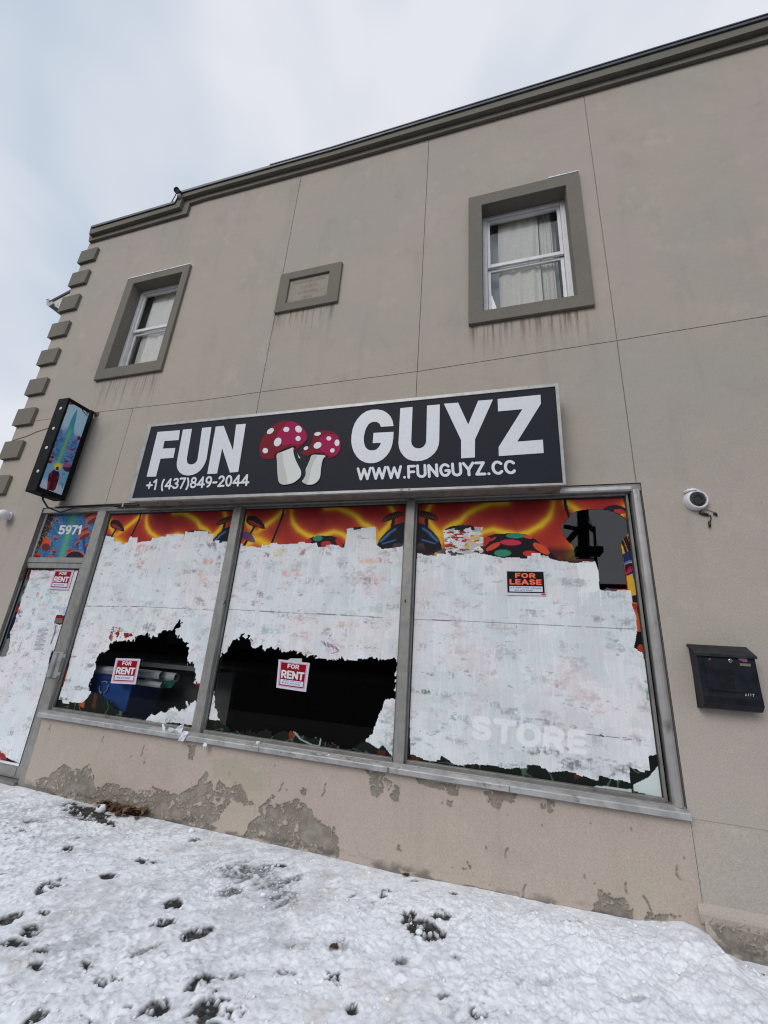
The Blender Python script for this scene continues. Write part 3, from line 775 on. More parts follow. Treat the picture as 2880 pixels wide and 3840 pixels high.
def mural(U, Vv):
    """U across (0..1.9 m), Vv down from the glass top"""
    col = np.empty(U.shape + (3,)); n = fbm(U * 3, Vv * 3, 40, 4)
    col[:] = RED; put(col, sstep(.1, .75, Vv + (n - .5) * .6), ORG, .6)
    put(col, sstep(.55, .75, fbm(U * 5, Vv * 2.5, 44, 3)), lin((120, 22, 26)), .6)
    wob = (n - .5) * .03
    for bnd, w in ((bandA, .05), (bandB, .055), (bandC, .06), (bandD, .09), (bandE, .05)):
        d = dseg(U, Vv, bnd) + wob
        put(col, np.exp(-(d / (w * 1.25)) ** 2), lin((205, 92, 34)), .65)
        put(col, np.exp(-(d / (w * .5)) ** 2), lin((228, 190, 40)), .95)
    put(col, dseg(U, Vv, loc2([(632, 50), (618, 120), (580, 215), (535, 330), (520, 420)])) < .013, DK)
    cap = loc2([(338, 140), (350, 118), (380, 110), (420, 120), (455, 150), (480, 185), (488, 212), (460, 214), (430, 200), (395, 195), (355, 180), (340, 160)])
    put(col, dseg(U, Vv, loc2([(410, 180), (395, 210), (372, 250)])) < .014, DK)
    put(col, inpoly(U, Vv, cap), DK); put(col, inpoly(U, Vv, loc2([(352, 150), (385, 150), (440, 180), (470, 205), (430, 196), (360, 172)])), lin((150, 40, 40)), .9)
    cap = loc2([(298, 265), (315, 240), (345, 235), (380, 255), (402, 290), (410, 320), (370, 316), (330, 300), (300, 285)])
    put(col, dseg(U, Vv, loc2([(350, 290), (335, 320), (320, 345)])) < .016, DK)
    put(col, inpoly(U, Vv, cap), BLU, .9); put(col, inpoly(U, Vv, loc2([(310, 275), (350, 278), (395, 312), (340, 300)])), lin((140, 38, 40)))
    cap = loc2([(1393, 150), (1410, 120), (1460, 92), (1520, 76), (1556, 84), (1552, 112), (1500, 135), (1440, 155), (1400, 162)])
    put(col, dseg(U, Vv, loc2([(1482, 130), (1480, 170), (1474, 215)])) < .018, DK)
    put(col, inpoly(U, Vv, cap), lin((60, 32, 26)))
    for q in range(7):
        put(col, dseg(U, Vv, loc2([(1410 + q * 20, 150 - q * 6), (1425 + q * 19, 128 - q * 6)])) < .004, lin((130, 70, 45)), .7)
    big = loc2([(1345, 380), (1355, 340), (1380, 290), (1430, 235), (1500, 180), (1570, 160), (1640, 160), (1640, 640), (1560, 640), (1500, 420), (1400, 400)])
    put(col, inpoly(U, Vv, big), lin((16, 20, 30)))
    for a_, b_, w_ in (((1385, 310), (1440, 262), .012), ((1440, 255), (1500, 215), .010), ((1400, 330), (1500, 300), .006)):
        put(col, np.exp(-(dseg(U, Vv, loc2([a_, b_])) / w_) ** 2), lin((70, 110, 160)), .9)
    for q in range(12):
        put(col, dseg(U, Vv, loc2([(1440 + q * 12, 430), (1490 + q * 9, 330)])) < .004, lin((40, 110, 110)) if q % 2 else lin((150, 40, 60)), .55)
    for dd in ((1130, 240), (1210, 215)):      # dark beetle-like cap mostly under the paint
        pass
    cap = loc2([(1130, 215), (1175, 200), (1225, 198), (1300, 205), (1340, 225), (1345, 245), (1120, 240)])
    put(col, inpoly(U, Vv, cap), lin((24, 26, 36)))
    # spotted cap
    put(col, inpoly(U, Vv, loc2([(780, 320), (840, 282), (895, 264), (950, 268), (1010, 270), (1050, 285), (1085, 320), (1110, 350), (1120, 400), (760, 400)])), lin((30, 16, 20)))
    put(col, inell(U, Vv, *loc2([(895, 288)])[0], .055, .03) < 1, GRN); put(col, inell(U, Vv, *loc2([(820, 315)])[0], .04, .03, -30) < 1, lin((170, 40, 50)))
    put(col, inell(U, Vv, *loc2([(1060, 325)])[0], .06, .025, 50) < 1, lin((175, 40, 40))); put(col, inell(U, Vv, *loc2([(960, 330)])[0], .06, .03) < 1, lin((170, 50, 50)))
    # dark leaf ground low down
    low = sstep(1.95, 2.05, Vv + (n - .5) * .2)
    put(col, low, lin((22, 30, 26)))
    vein = np.abs(fbm(U * 6, Vv * 6, 77, 3) - .5)
    put(col, low * (vein < .018), lin((90, 110, 95)), .6)
    put(col, low * sstep(.70, .76, fbm(U * 9, Vv * 9, 78, 3)), lin((110, 50, 36)), .5)
    mid = sstep(.42, .5, Vv) * (1 - low)
    put(col, mid * sstep(.5, .6, fbm(U * 4, Vv * 6, 81, 4)), lin((30, 70, 80)), .8)
    put(col, mid * sstep(.52, .62, fbm(U * 5 + 9, Vv * 4, 83, 4)), lin((26, 20, 30)), .85)
    return col

def whitewash(X, Z, under, seed, pinky=.5):
    """white roller and brush patches over the print: returns colour"""
    base = np.empty(X.shape + (3,)); base[:] = (.72, .755, .79)
    # broad tints
    t1 = fbm(X * 2.4, Z * 2.4, seed + 1, 4)
    put(base, sstep(.48, .66, t1), (.76, .71, .74), .6); put(base, sstep(.5, .7, fbm(X * 3 + 5, Z * 3, seed + 2, 4)), (.63, .69, .725), .6)
    # roller strips, about 9 cm wide with staggered ends
    sx_ = X / .10 + fbm(X * 1.6, Z * 1.6, seed + 30, 3) * 2.4 + .06 * np.sin(Z * 9)
    colid = np.floor(sx_).astype(int); fx = sx_ - colid
    r1 = np.random.default_rng(seed).random((4, 512))
    seg = Z / (.20 + .22 * r1[1][colid & 511]) + r1[0][colid & 511] * 9
    segid = np.floor(seg).astype(int)
    tone = np.random.default_rng(seed + 1).random((512, 64))[colid & 511, segid & 63]
    base *= (.945 + .10 * tone)[..., None]
    edge = np.minimum(fx, 1 - fx); put(base, (edge < .05) & (tone > .45), (.82, .84, .86), .38)
    fz = seg - segid; put(base, ((fz < .025) | (fz > .97)) & (tone > .35), (.78, .80, .83), .3)
    # thin coverage : prints shows as smudges
    cov = fbm(X * 7, Z * 11, seed + 3, 5, .62) + .16 * (tone - .5)
    fine = fbm(X * 34, Z * 90, seed + 4, 3, .6)
    thin = sstep(.60, .74, cov) * (.25 + .75 * sstep(.38, .6, fine))
    put(base, thin, under * .5 + np.array((.28, .30, .32)), .50)
    put(base, sstep(.68, .78, fbm(X * 11, Z * 22, seed + 5, 4, .6)) * sstep(.4, .62, fine), lin((70, 78, 82)), .50)
    put(base, sstep(.62, .78, fbm(X * 6 + 3, Z * 8, seed + 6, 4)), (.74, .58, .56), .3 * pinky)
    put(base, sstep(.66, .76, fbm(X * 8 + 13, Z * 10, seed + 8, 4)), (.45, .58, .50), .25)
    rs_ = np.random.default_rng(seed + 77); pal = [(105, 115, 120), (120, 128, 135), (90, 98, 100), (205, 170, 170), (210, 165, 145), (150, 175, 170), (125, 130, 150), (180, 150, 155)]
    fr_ = fbm(X * 20, Z * 60, seed + 11, 3, .6); fr2 = fbm(X * 60, Z * 14, seed + 12, 3, .6)
    for _ in range(95):
        cx, cz = rs_.uniform(X.min(), X.max()), Z.min() + (Z.max() - Z.min()) * rs_.random() ** .7
        a_, b_ = rs_.uniform(.02, .075), rs_.uniform(.010, .032); c_ = pal[rs_.integers(len(pal))]; o_ = rs_.uniform(.2, .6)
        m_ = (np.abs(X - cx) < .12) & (np.abs(Z - cz) < .08)
        if not m_.any(): continue
        e_ = np.maximum(np.abs(X[m_] - cx) / a_, np.abs(Z[m_] - cz) / b_) + (fr_[m_] - .5) * 2.4
        base[m_] = base[m_] * (1 - (np.clip(1.4 - e_, 0, 1) * o_ * sstep(.35, .6, fr2[m_]))[:, None]) + lin(c_) * (np.clip(1.4 - e_, 0, 1) * o_ * sstep(.35, .6, fr2[m_]))[:, None]
    # vertical brush hairs
    hair = fbm(X * 120, Z * 7, seed + 7, 3, .6)
    base *= (1 + (hair - .5) * .16)[..., None]
    return np.clip(base, 0, .89)

def storefront(xr, seed, wash_polys, holes, mirror=False, extra=None, clear=(), extras_wash=None, res=.005, label=None):
    x0, x1 = xr
    gp = MB(); gp.add([(x0, GY + .006, GZ0), (x1, GY + .006, GZ0), (x1, GY + .006, GZ1), (x0, GY + .006, GZ1)], [(0, 1, 2, 3)])
    w = gp.build('shop_window', M_glass, bld)
    if label: w['label'] = label
    X, Z, PX, PY, Q = sheet(x0, x1, GZ0, GZ1, res, GY)
    U = (x1 - X) if mirror else (X - x0)
    col = mural(U, GZ1 - Z)
    if extra: extra(col, X, Z, PX, PY)
    n1 = fbm(X * 22, Z * 22, seed, 4, .62) - .5; n2 = fbm(X * 22 + 40, Z * 22, seed + 50, 4, .62) - .5
    n3 = fbm(X * 6, Z * 6, seed + 5, 3) - .5
    jag = np.abs(((PX * .045 + n3 * 6) % 1) - .5)
    hole = np.zeros(X.shape, bool); wash = np.zeros(X.shape, bool)
    for h in holes: hole |= inpoly(PX + n1 * 26 + jag * 5, PY + n2 * 30 - jag * 16, h)
    for h in clear: hole |= inpoly(PX, PY, h)
    for h in wash_polys: wash |= inpoly(PX + n1 * 3, PY + n2 * 4 + (np.random.default_rng(seed).random(600)[(PX / 26).astype(int) % 600] - .5) * 13, h)
    und = np.clip(col * 1.0 + .02, 0, 1)
    ww = whitewash(X, Z, und, seed)
    if extras_wash: extras_wash(ww, wash, X, Z, PX, PY, n1, n2, hole)
    # dry-brush feathering at the rim of the paint
    fc = np.zeros(X.shape, int)                        # 0 film 1 wash 2 hole
    fc[wash] = 1; fc[hole] = 2
    V = np.stack([X, np.full(X.shape, GY) + .0008 * fbm(X * 4, Z * 4, 2, 2), Z], -1).reshape(-1, 3)
    cf = fc.ravel()[Q]
    isw = (cf == 1).sum(1) >= 3; ish = (cf == 2).sum(1) >= 2
    V2 = V.copy(); V2[:, 1] -= .0012
    sub_mesh('mural_film', V, Q, ~ish & ~isw, M_film, w, {'Col': np.clip(col, 0, 1).reshape(-1, 3)})
    sub_mesh('whitewash', V2, Q, ~ish & isw, M_wash, w, {'Col': ww.reshape(-1, 3)})
    return w

# pane 1 --------------------------------------------------------------
c1 = lambda p: crop(160, 1880, .44605, p)
wash1 = [c1([(530, 290), (605, 298), (600, 330), (665, 335), (660, 358), (715, 350), (735, 298), (800, 300), (795, 345), (915, 325), (925, 292), (980, 290), (1190, 280), (1185, 320), (1200, 257), (1440, 262), (1430, 330), (1490, 330), (1485, 352), (1580, 350), (1560, 430), (1540, 600), (1505, 760), (1480, 900), (1465, 1000), (1440, 1150), (1410, 1300), (1390, 1420), (1360, 1545), (1240, 1545), (900, 1400), (700, 1180), (620, 1215), (560, 1275), (480, 1320), (445, 1430), (425, 1560), (385, 1640), (330, 1700), (250, 1702), (180, 1690), (132, 1682), (200, 1450), (280, 1150), (330, 950), (340, 880), (400, 700), (450, 540), (500, 400)]),
         c1([(860, 1840), (920, 1780), (1030, 1750), (1110, 1700), (1200, 1720), (1215, 1600), (1240, 1640), (1290, 1620), (1345, 1640), (1280, 1885), (1050, 1870), (950, 1850)])]
hole1 = [c1([(570, 1190), (600, 1172), (645, 1160), (770, 1172), (785, 1120), (840, 1105), (890, 1110), (925, 1145), (960, 1120), (990, 1090), (1030, 1055), (1060, 1085), (1105, 1088), (1130, 1010), (1160, 970), (1174, 985), (1165, 1030), (1120, 1095), (1130, 1140), (1170, 1140), (1202, 1165), (1210, 1200), (1222, 1240), (1218, 1350), (1280, 1360), (1283, 1535), (1362, 1545), (1340, 1685), (1290, 1665), (1240, 1705), (1212, 1640), (1200, 1725), (1150, 1745), (1110, 1720), (1030, 1758), (960, 1782), (915, 1790), (865, 1838), (700, 1795), (610, 1720), (540, 1655), (500, 1610), (390, 1590), (400, 1540), (440, 1400), (470, 1290), (560, 1235)])]
def extra1(col, X, Z, PX, PY):
    put(col, inpoly(PX, PY, c1([(560, 1040), (790, 1060), (780, 1200), (540, 1250)])), lin((190, 110, 40)))
    put(col, inpoly(PX, PY, c1([(610, 1100), (770, 1100), (760, 1150), (600, 1140)])), lin((140, 24, 28)))
    put(col, dseg(PX, PY, c1([(600, 1040), (570, 1110), (520, 1250)])) < 6, lin((80, 50, 130)))
    put(col, inpoly(PX, PY, c1([(300, 1650), (360, 1640), (345, 1740), (310, 1720)])), lin((170, 80, 40)))
def ew1(ww, wash, X, Z, PX, PY, n1, n2, hole):
    put(ww, (dseg(PX, PY, c1([(340, 880), (800, 885), (1150, 900), (1460, 915)])) < 1.2) & (n1 > -.12), lin((50, 55, 60)), .8)
    frag = inpoly(PX + n1 * 20, PY + n2 * 20, c1([(585, 1060), (720, 1080), (770, 1100), (770, 1170), (640, 1165), (575, 1190), (560, 1150)]))
    wash[frag & (n1 + n2 > .06)] = False
    # a few smears where the red print shows
    for (x, y, a, b, c, f) in ((830, 395, 60, 22, (200, 120, 90), .6), (820, 545, 25, 20, (190, 90, 90), .6), (1395, 505, 50, 22, (205, 130, 100), .6), (1350, 650, 30, 45, (215, 150, 120), .6), (1425, 370, 35, 20, (60, 60, 60), .7), (1490, 460, 16, 22, (70, 70, 70), .6), (1250, 590, 60, 12, (70, 90, 75), .6), (1330, 840, 40, 25, (90, 100, 100), .5), (890, 1060, 45, 25, (80, 85, 90), .6), (260, 1305, 30, 8, (60, 65, 70), .7), (210, 1500, 30, 10, (60, 65, 70), .7), (330, 1570, 60, 14, (90, 90, 100), .6), (180, 1660, 30, 10, (40, 45, 50), .8), (400, 1380, 30, 12, (80, 80, 90), .6), (440, 1210, 50, 15, (150, 130, 135), .5)):
        p = c1([(x, y)])[0]; e = np.maximum(np.abs(PX - p[0]) / (a * .46), np.abs(PY - p[1]) / (b * .5)) ** 1.5 + n1 * 3.0 + n2 * 2.0
        put(ww, np.clip(1.5 - e, 0, 1) * sstep(.34, .60, fbm(X * 70, Z * 13, 640, 3, .6) * .5 + fbm(X * 24, Z * 60, 641, 3, .6) * .5), lin(c), f)
storefront(P1X, 101, wash1, hole1, False, extra1, (), ew1, label='left whitewashed shop window with a torn hole low down')
# pane 2 --------------------------------------------------------------
c2 = lambda p: crop(760, 1880, k2, p)
wash2 = [c2([(285, 340), (340, 350), (455, 362), (460, 335), (545, 325), (640, 318), (790, 315), (890, 310), (895, 345), (990, 335), (1100, 352), (1120, 225), (1215, 205), (1345, 200), (1355, 340), (1380, 362), (1560, 345), (1562, 480), (1555, 800), (1545, 1000), (1535, 1210), (1522, 1600), (1505, 1900), (1482, 1985), (1400, 1885), (1372, 1932), (1250, 1858), (1200, 1700), (500, 1600), (150, 1722), (60, 1712), (38, 1700), (60, 1550), (85, 1400), (115, 1260), (150, 1050), (170, 900), (205, 700), (240, 500)])]
hole2 = [c2([(120, 1260), (160, 1180), (220, 1100), (260, 1058), (290, 1060), (312, 1005), (332, 1070), (350, 1060), (365, 1012), (385, 1080), (390, 1135), (430, 1130), (455, 1118), (475, 1142), (530, 1130), (600, 1142), (680, 1160), (760, 1162), (820, 1192), (880, 1206), (960, 1210), (985, 1230), (1040, 1225), (1070, 1215), (1150, 1235), (1230, 1215), (1245, 1200), (1260, 1220), (1330, 1220), (1440, 1218), (1500, 1213), (1512, 1240), (1492, 1330), (1505, 1400), (1490, 1460), (1517, 1500), (1500, 1527), (1440, 1515), (1410, 1560), (1400, 1600), (1370, 1650), (1350, 1720), (1320, 1790), (1272, 1842), (1255, 1860), (1150, 1930), (1050, 1895), (900, 1835), (820, 1838), (760, 1795), (700, 1790), (640, 1768), (560, 1802), (520, 1750), (470, 1770), (380, 1790), (300, 1780), (230, 1770), (150, 1720), (100, 1600), (90, 1450), (100, 1350)])]
def extra2(col, X, Z, PX, PY):
    put(col, inpoly(PX, PY, c2([(675, 1780), (708, 1785), (700, 1850), (670, 1840)])), lin((120, 45, 25)))
    put(col, dseg(PX, PY, c2([(710, 1790), (760, 1850), (860, 1900), (905, 1905), (920, 1840)])) < 3.0, lin((150, 160, 150)))
def ew2(ww, wash, X, Z, PX, PY, n1, n2, hole):
    put(ww, (dseg(PX, PY, c2([(195, 840), (600, 862), (1100, 885), (1400, 905)])) < 1.2) & (n1 > -.2), lin((60, 65, 70)), .8)
    tag_ = c2([(925, 1085), (960, 1130), (940, 1090), (985, 1140), (970, 1095), (1020, 1150), (1000, 1110), (1050, 1160), (1030, 1125), (1062, 1165), (1000, 1185)])
    put(ww, dseg(PX, PY, tag_) < 1.4, lin((110, 40, 90)), .7)
    for (x, y, a, b, c, f) in ((590, 400, 40, 25, (205, 175, 60), .7), (780, 400, 26, 20, (150, 40, 50), .7), (500, 415, 30, 14, (70, 50, 60), .7), (690, 560, 60, 20, (215, 140, 130), .6), (1290, 460, 70, 16, (225, 170, 140), .6), (1425, 465, 35, 14, (190, 60, 60), .7), (1410, 400, 30, 10, (110, 180, 150), .5), (440, 720, 20, 18, (90, 95, 105), .6), (960, 340, 45, 25, (190, 110, 110), .6), (560, 1010, 80, 16, (150, 190, 170), .5), (1060, 950, 60, 16, (190, 195, 160), .5), (300, 770, 26, 16, (200, 150, 140), .5), (340, 470, 26, 14, (120, 130, 140), .5), (1340, 650, 80, 80, (225, 190, 190), .4), (1215, 270, 14, 50, (150, 155, 160), .6), (1480, 1880, 40, 40, (60, 70, 65), .7)):
        p = c2([(x, y)])[0]; e = np.maximum(np.abs(PX - p[0]) / (a * .5), np.abs(PY - p[1]) / (b * .55)) ** 1.5 + n1 * 3.0 + n2 * 2.0
        put(ww, np.clip(1.5 - e, 0, 1) * sstep(.34, .60, fbm(X * 70, Z * 13, 640, 3, .6) * .5 + fbm(X * 24, Z * 60, 641, 3, .6) * .5), lin(c), f)
storefront(P2X, 202, wash2, hole2, False, extra2, (), ew2, label='middle whitewashed shop window with a wide torn black hole')
# pane 3 --------------------------------------------------------------
c3 = lambda p: crop(1500, 1800, .60277, p)
c3k = lambda p: crop(2060, 1800, .27132, p)
wash3 = [c3([(105, 450), (210, 465), (350, 470), (355, 458), (500, 458), (640, 478), (820, 480), (815, 460), (925, 463), (928, 480), (1000, 505), (1100, 510), (1215, 508), (1237, 570), (1245, 690), (1440, 690), (1445, 780), (1472, 850), (1475, 950), (1455, 1045), (1510, 1060), (1535, 1150), (1562, 1280), (1575, 1450), (1590, 1550), (1612, 1700), (1550, 1725), (1555, 1820), (1430, 1790), (1435, 1890), (1240, 1845), (1235, 1878), (1105, 1835), (1090, 1815), (925, 1812), (905, 1790), (800, 1782), (680, 1795), (560, 1775), (340, 1772), (255, 1722), (252, 1758), (62, 1712), (58, 1400), (75, 1000), (90, 700)])]
key3 = c3k([(172, 640), (200, 590), (260, 530), (300, 480), (340, 445), (430, 420), (530, 408), (640, 400), (740, 405), (850, 425), (950, 465), (1040, 520), (1100, 590), (1118, 660), (1105, 720), (1060, 775), (1010, 830), (988, 890), (1000, 1000), (1030, 1200), (1075, 1505), (830, 1498), (800, 1482), (765, 1510), (695, 1510), (690, 1330), (680, 1250), (640, 1140), (610, 1085), (365, 1085), (345, 960), (320, 900), (260, 850), (200, 770), (178, 700)])
def extra3(col, X, Z, PX, PY):
    c6_ = lambda p: crop(1240, 1400, .60277, p)
    m = inpoly(PX, PY, c6_([(950, 1180), (958, 1110), (985, 1060), (1020, 1012), (1050, 1020), (1090, 1002), (1150, 993), (1210, 1000), (1270, 1030), (1330, 1080), (1405, 1145), (1420, 1180)]))
    put(col, m, lin((22, 18, 26)))
    for (x, y, a, b, r_, c) in ((1150, 1010, 58, 16, 0, GRN), (1120, 1052, 66, 18, 2, lin((190, 45, 75))), (1010, 1078, 50, 16, -28, lin((200, 70, 45))), (1310, 1090, 60, 22, 32, lin((200, 75, 45))), (1070, 1118, 52, 22, 0, GRN), (1250, 1125, 55, 20, 8, lin((190, 50, 45))), (1225, 1018, 30, 9, 14, lin((200, 70, 60))), (1010, 1030, 22, 8, -30, lin((170, 50, 60)))):
        p = c6_([(x, y)])[0]; put(col, inell(PX, PY, p[0], p[1], a * .603, b * .603, r_) < 1, c)
    # right-hand strip of the print
    rs = PX > 2316 + (PY - 1860) * .115
    st_ = rs & (PY > 1980)
    put(col, st_, lin((205, 120, 45)))
    put(col, st_ & (PY > 2065), lin((205, 165, 50)))
    put(col, dseg(PX, PY, c3k([(1050, 800), (1120, 980), (1180, 1090)])) < 8, DK); put(col, dseg(PX, PY, c3k([(1010, 850), (1060, 990)])) < 5, DK)
    put(col, dseg(PX, PY, c3k([(1100, 780), (1130, 900), (1180, 880), (1170, 800)])) < 4, lin((70, 30, 20)))
    put(col, inpoly(PX, PY, c3k([(1010, 1030), (1080, 985), (1200, 970), (1260, 1000), (1260, 1160), (1160, 1110), (1080, 1140), (1030, 1180)])), lin((28, 42, 85)))
    put(col, dseg(PX, PY, c3k([(1030, 1165), (1100, 1120), (1220, 1115)])) < 4, lin((80, 110, 170)), .9)
    put(col, inpoly(PX, PY, c3k([(1040, 1180), (1100, 1145), (1250, 1140), (1250, 1290), (1150, 1290), (1070, 1330)])), lin((40, 18, 34)))
    for q in range(6): put(col, dseg(PX, PY, c3k([(1050 + q * 10, 1310 - q * 5), (1110 + q * 20, 1200)])) < 1.4, lin((170, 40, 80)), .8)
    put(col, inpoly(PX, PY, c3k([(1140, 1280), (1250, 1280), (1340, 1620), (1250, 1560), (1180, 1420)])), lin((30, 80, 150)))
    put(col, inpoly(PX, PY, c3k([(1140, 1600), (1290, 1570), (1310, 1700), (1150, 1690)])), lin((34, 24, 34)))
    put(col, st_ & (PY > 2262), lin((170, 45, 45))); put(col, st_ & (PY > 2285), lin((190, 80, 45)))
    put(col, dseg(PX, PY, c3k([(1240, 1770), (1290, 1950), (1350, 2120)])) < 9, DK)
    put(col, st_ & (PY > 2368), lin((16, 14, 18)))
    put(col, dseg(PX, PY, c3([(1495, 1040), (1540, 1120), (1560, 1220)])) < 10, lin((165, 60, 35)))
    put(col, st_ & (PY > 2530), lin((22, 24, 26)))
    put(col, inell(PX, PY, *c3k([(930, 410)])[0], 42, 16, 8) < 1, lin((30, 24, 40))); put(col, inell(PX, PY, *c3k([(970, 435)])[0], 22, 9, 8) < 1, lin((175, 50, 50)))
    put(col, inell(PX, PY, *c3k([(1080, 290)])[0], 14, 18, -30) < 1, lin((60, 32, 24)))
    # pale card behind the bottom right corner
    put(col, inpoly(PX, PY, c3([(1455, 1935), (1452, 1895), (1545, 1850), (1600, 1785), (1618, 1760), (1670, 1990)])), (.60, .68, .67))
    put(col, inpoly(PX, PY, c3([(1225, 1900), (1440, 1925), (1440, 1945), (1200, 1910)])), (.5, .56, .56))
def ew3(ww, wash, X, Z, PX, PY, n1, n2, hole):
    put(ww, (dseg(PX, PY, c3([(80, 866), (500, 882), (1000, 905), (1470, 930)])) < 1.4) & (n1 > -.22), lin((60, 65, 70)), .8)
    for q, P in (('STORE', ((435, 1605), (1155, 1710), (445, 1462))),):
        P0, P1_, P2_ = c3(P)
        ww *= (1 - .07 * np.clip(1.6 - inell(PX, PY, 1985, 2740, 330, 130, 8), 0, 1))[..., None]
        paint_text(ww, PX, PY, q, P0, P1_, P2_, (.87, .885, .90), .135, .05, .65)
    for pl in ([(930, 1105), (1010, 1105), (1000, 1200), (960, 1190)], [(1020, 1110), (1060, 1115), (1060, 1200), (1030, 1190)], [(870, 1100), (890, 1100), (885, 1140), (870, 1130)]):
        put(ww, inpoly(PX + n1 * 4, PY, c3(pl)), (.77, .79, .81), .6)
    # second coat with drips beside the keyhole
    coat = inpoly(PX + n1 * 3, PY, c3k([(375, 1150), (640, 1140), (680, 1260), (692, 1500), (640, 1550), (440, 1560), (415, 1350)]))
    for (x, y0, y1, w_) in ((440, 1540, 1720, 2.6), (470, 1560, 1690, 1.8), (500, 1560, 1650, 1.5), (530, 1550, 1640, 1.3), (600, 1545, 1590, 1.3), (700, 1450, 1740, 1.8)):
        p, q = c3k([(x, y0), (x + 12, y1)]); coat |= dseg(PX, PY, [p, q]) < w_
    put(ww, coat, (.80, .83, .84), .9); wash |= coat
    # dry smear over the print, upper left
    sm = inpoly(PX + n1 * 12, PY + n2 * 10, c3([(262, 310), (345, 298), (520, 290), (520, 455), (290, 460)])) & (fbm(X * 20, Z * 60, 9, 3) < .60)
    wash |= sm; put(ww, sm & (fbm(X * 12, Z * 30, 19, 3) > .52), lin((150, 120, 100)), .5)
    put(ww, dseg(PX, PY, c3([(1155, 1580), (1240, 1590), (1260, 1595), (1400, 1605), (1440, 1612)])) < 1.2, lin((50, 55, 60)), .8)
    put(ww, dseg(PX, PY, c3([(1245, 1583), (1265, 1596)])) < 3, lin((30, 35, 40)), .8)
    put(ww, dseg(PX, PY, c3([(1120, 1410), (1160, 1420), (1168, 1432)])) < 1, lin((50, 55, 60)), .8)
    for (x, y, a, b, c, f) in ((830, 830, 50, 14, (110, 118, 125), .5), (1070, 640, 60, 16, (120, 128, 135), .5), (560, 565, 20, 20, (150, 155, 165), .5), (160, 1320, 28, 10, (60, 100, 60), .8), (590, 1400, 26, 12, (120, 125, 130), .5), (680, 1440, 40, 14, (110, 118, 122), .5), (900, 1690, 90, 16, (60, 66, 66), .7), (1100, 1770, 75, 28, (50, 55, 55), .7), (1380, 1800, 50, 24, (70, 85, 75), .7), (1550, 1350, 18, 30, (60, 90, 70), .6), (1400, 890, 60, 30, (110, 118, 128), .5), (1060, 1260, 110, 60, (215, 195, 200), .5), (500, 1200, 80, 130, (215, 200, 205), .4), (860, 1490, 40, 5, (80, 85, 90), .5), (640, 1075, 60, 16, (150, 155, 160), .4), (870, 1670, 60, 10, (60, 90, 60), .6)):
        p = c3([(x, y)])[0]; e = np.maximum(np.abs(PX - p[0]) / (a * .66), np.abs(PY - p[1]) / (b * .75)) ** 1.5 + n1 * 3.2 + n2 * 2.4
        put(ww, np.clip(1.5 - e, 0, 1) * sstep(.34, .60, fbm(X * 70, Z * 13, 640, 3, .6) * .5 + fbm(X * 24, Z * 60, 641, 3, .6) * .5), lin(c), f)
storefront(P3X, 303, wash3, [], True, extra3, [key3], ew3, label='right whitewashed shop window with mushroom shaped clear patch')

# ------------------------------------------------------------------ transom over the door
tw = MB(); TX0, TX1, TZ0, TZ1 = -5.985, -4.999, 2.412, 3.04
tw.box(DOORX0 + .001, -5.001, .03, .12, 2.345, TZ0); transom = tw.build('transom_window', M_alu, bld, bevel=.003)
X, Z, PX, PY, Q = sheet(TX0 + .004, TX1 + .003, TZ0, TZ1, .004, GY)
ct = lambda p: crop(120, 1880, .16878, p)
col = np.empty(X.shape + (3,)); col[:] = lin((52, 104, 150))
put(col, sstep(.45, .62, fbm(X * 14, Z * 18, 61, 4)), lin((40, 84, 130)), .8); put(col, np.abs(fbm(X * 18, Z * 30, 62, 3) - .5) < .035, lin((100, 150, 190)), .5)
bm_ = ct([(945, 230), (880, 500), (760, 900), (660, 1260)]); d = dseg(PX, PY, bm_)
put(col, np.exp(-(d / 17) ** 2), lin((70, 150, 170)), .8); put(col, np.exp(-(d / 7) ** 2), lin((90, 165, 80)), .95)
rr = random.Random(4)
for _ in range(60):
    x, y = rr.uniform(380, 1450), rr.uniform(260, 1240); s = rr.uniform(18, 42); p = ct([(x, y)])[0]; s *= .169
    put(col, (inell(PX, PY, p[0], p[1], s, s * .8, -20) < 1) & (PY < p[1] + s * .2), lin((82, 130, 178)), .9)
def mush(x, y, rx, ry, a, c=(178, 82, 62), dk=(60, 34, 50)):
    p = ct([(x, y)])[0]; e = inell(PX, PY, p[0], p[1], rx * .169, ry * .169, a)
    put(col, e < 1, lin(c)); e2 = inell(PX, PY, p[0] + 1.2, p[1] + ry * .169 * .45, rx * .169 * .85, ry * .169 * .55, a); put(col, (e < 1) & (e2 < 1), lin(dk), .85)
for p, q, w_ in (((1420, 470), (1380, 850), 7), ((1150, 830), (1190, 1130), 5), ((1190, 1130), (1300, 1250), 6), ((1025, 950), (1025, 1060), 2), ((500, 1100), (480, 1200), 3)):
    put(col, dseg(PX, PY, ct([p, q])) < w_, lin((46, 52, 120)))
for a_ in ((1290, 290, 150, 80, -10), (1370, 390, 190, 95, -30), (1180, 610, 100, 50, -30), (1165, 750, 155, 80, -30), (1010, 930, 70, 40, -40), (1230, 965, 50, 32, -30), (560, 420, 42, 45, 10), (530, 820, 50, 42, 20), (850, 1080, 66, 44, -20), (500, 1105, 62, 48, 10), (430, 1235, 66, 42, 0), (1330, 1040, 70, 80, -40), (310, 950, 110, 165, 0, (205, 78, 38)), (130, 1210, 90, 60, 20, (190, 60, 40)), (1330, 760, 60, 30, -30), (410, 560, 40, 80, 10), (1010, 690, 50, 26, -30)):
    mush(*a_)
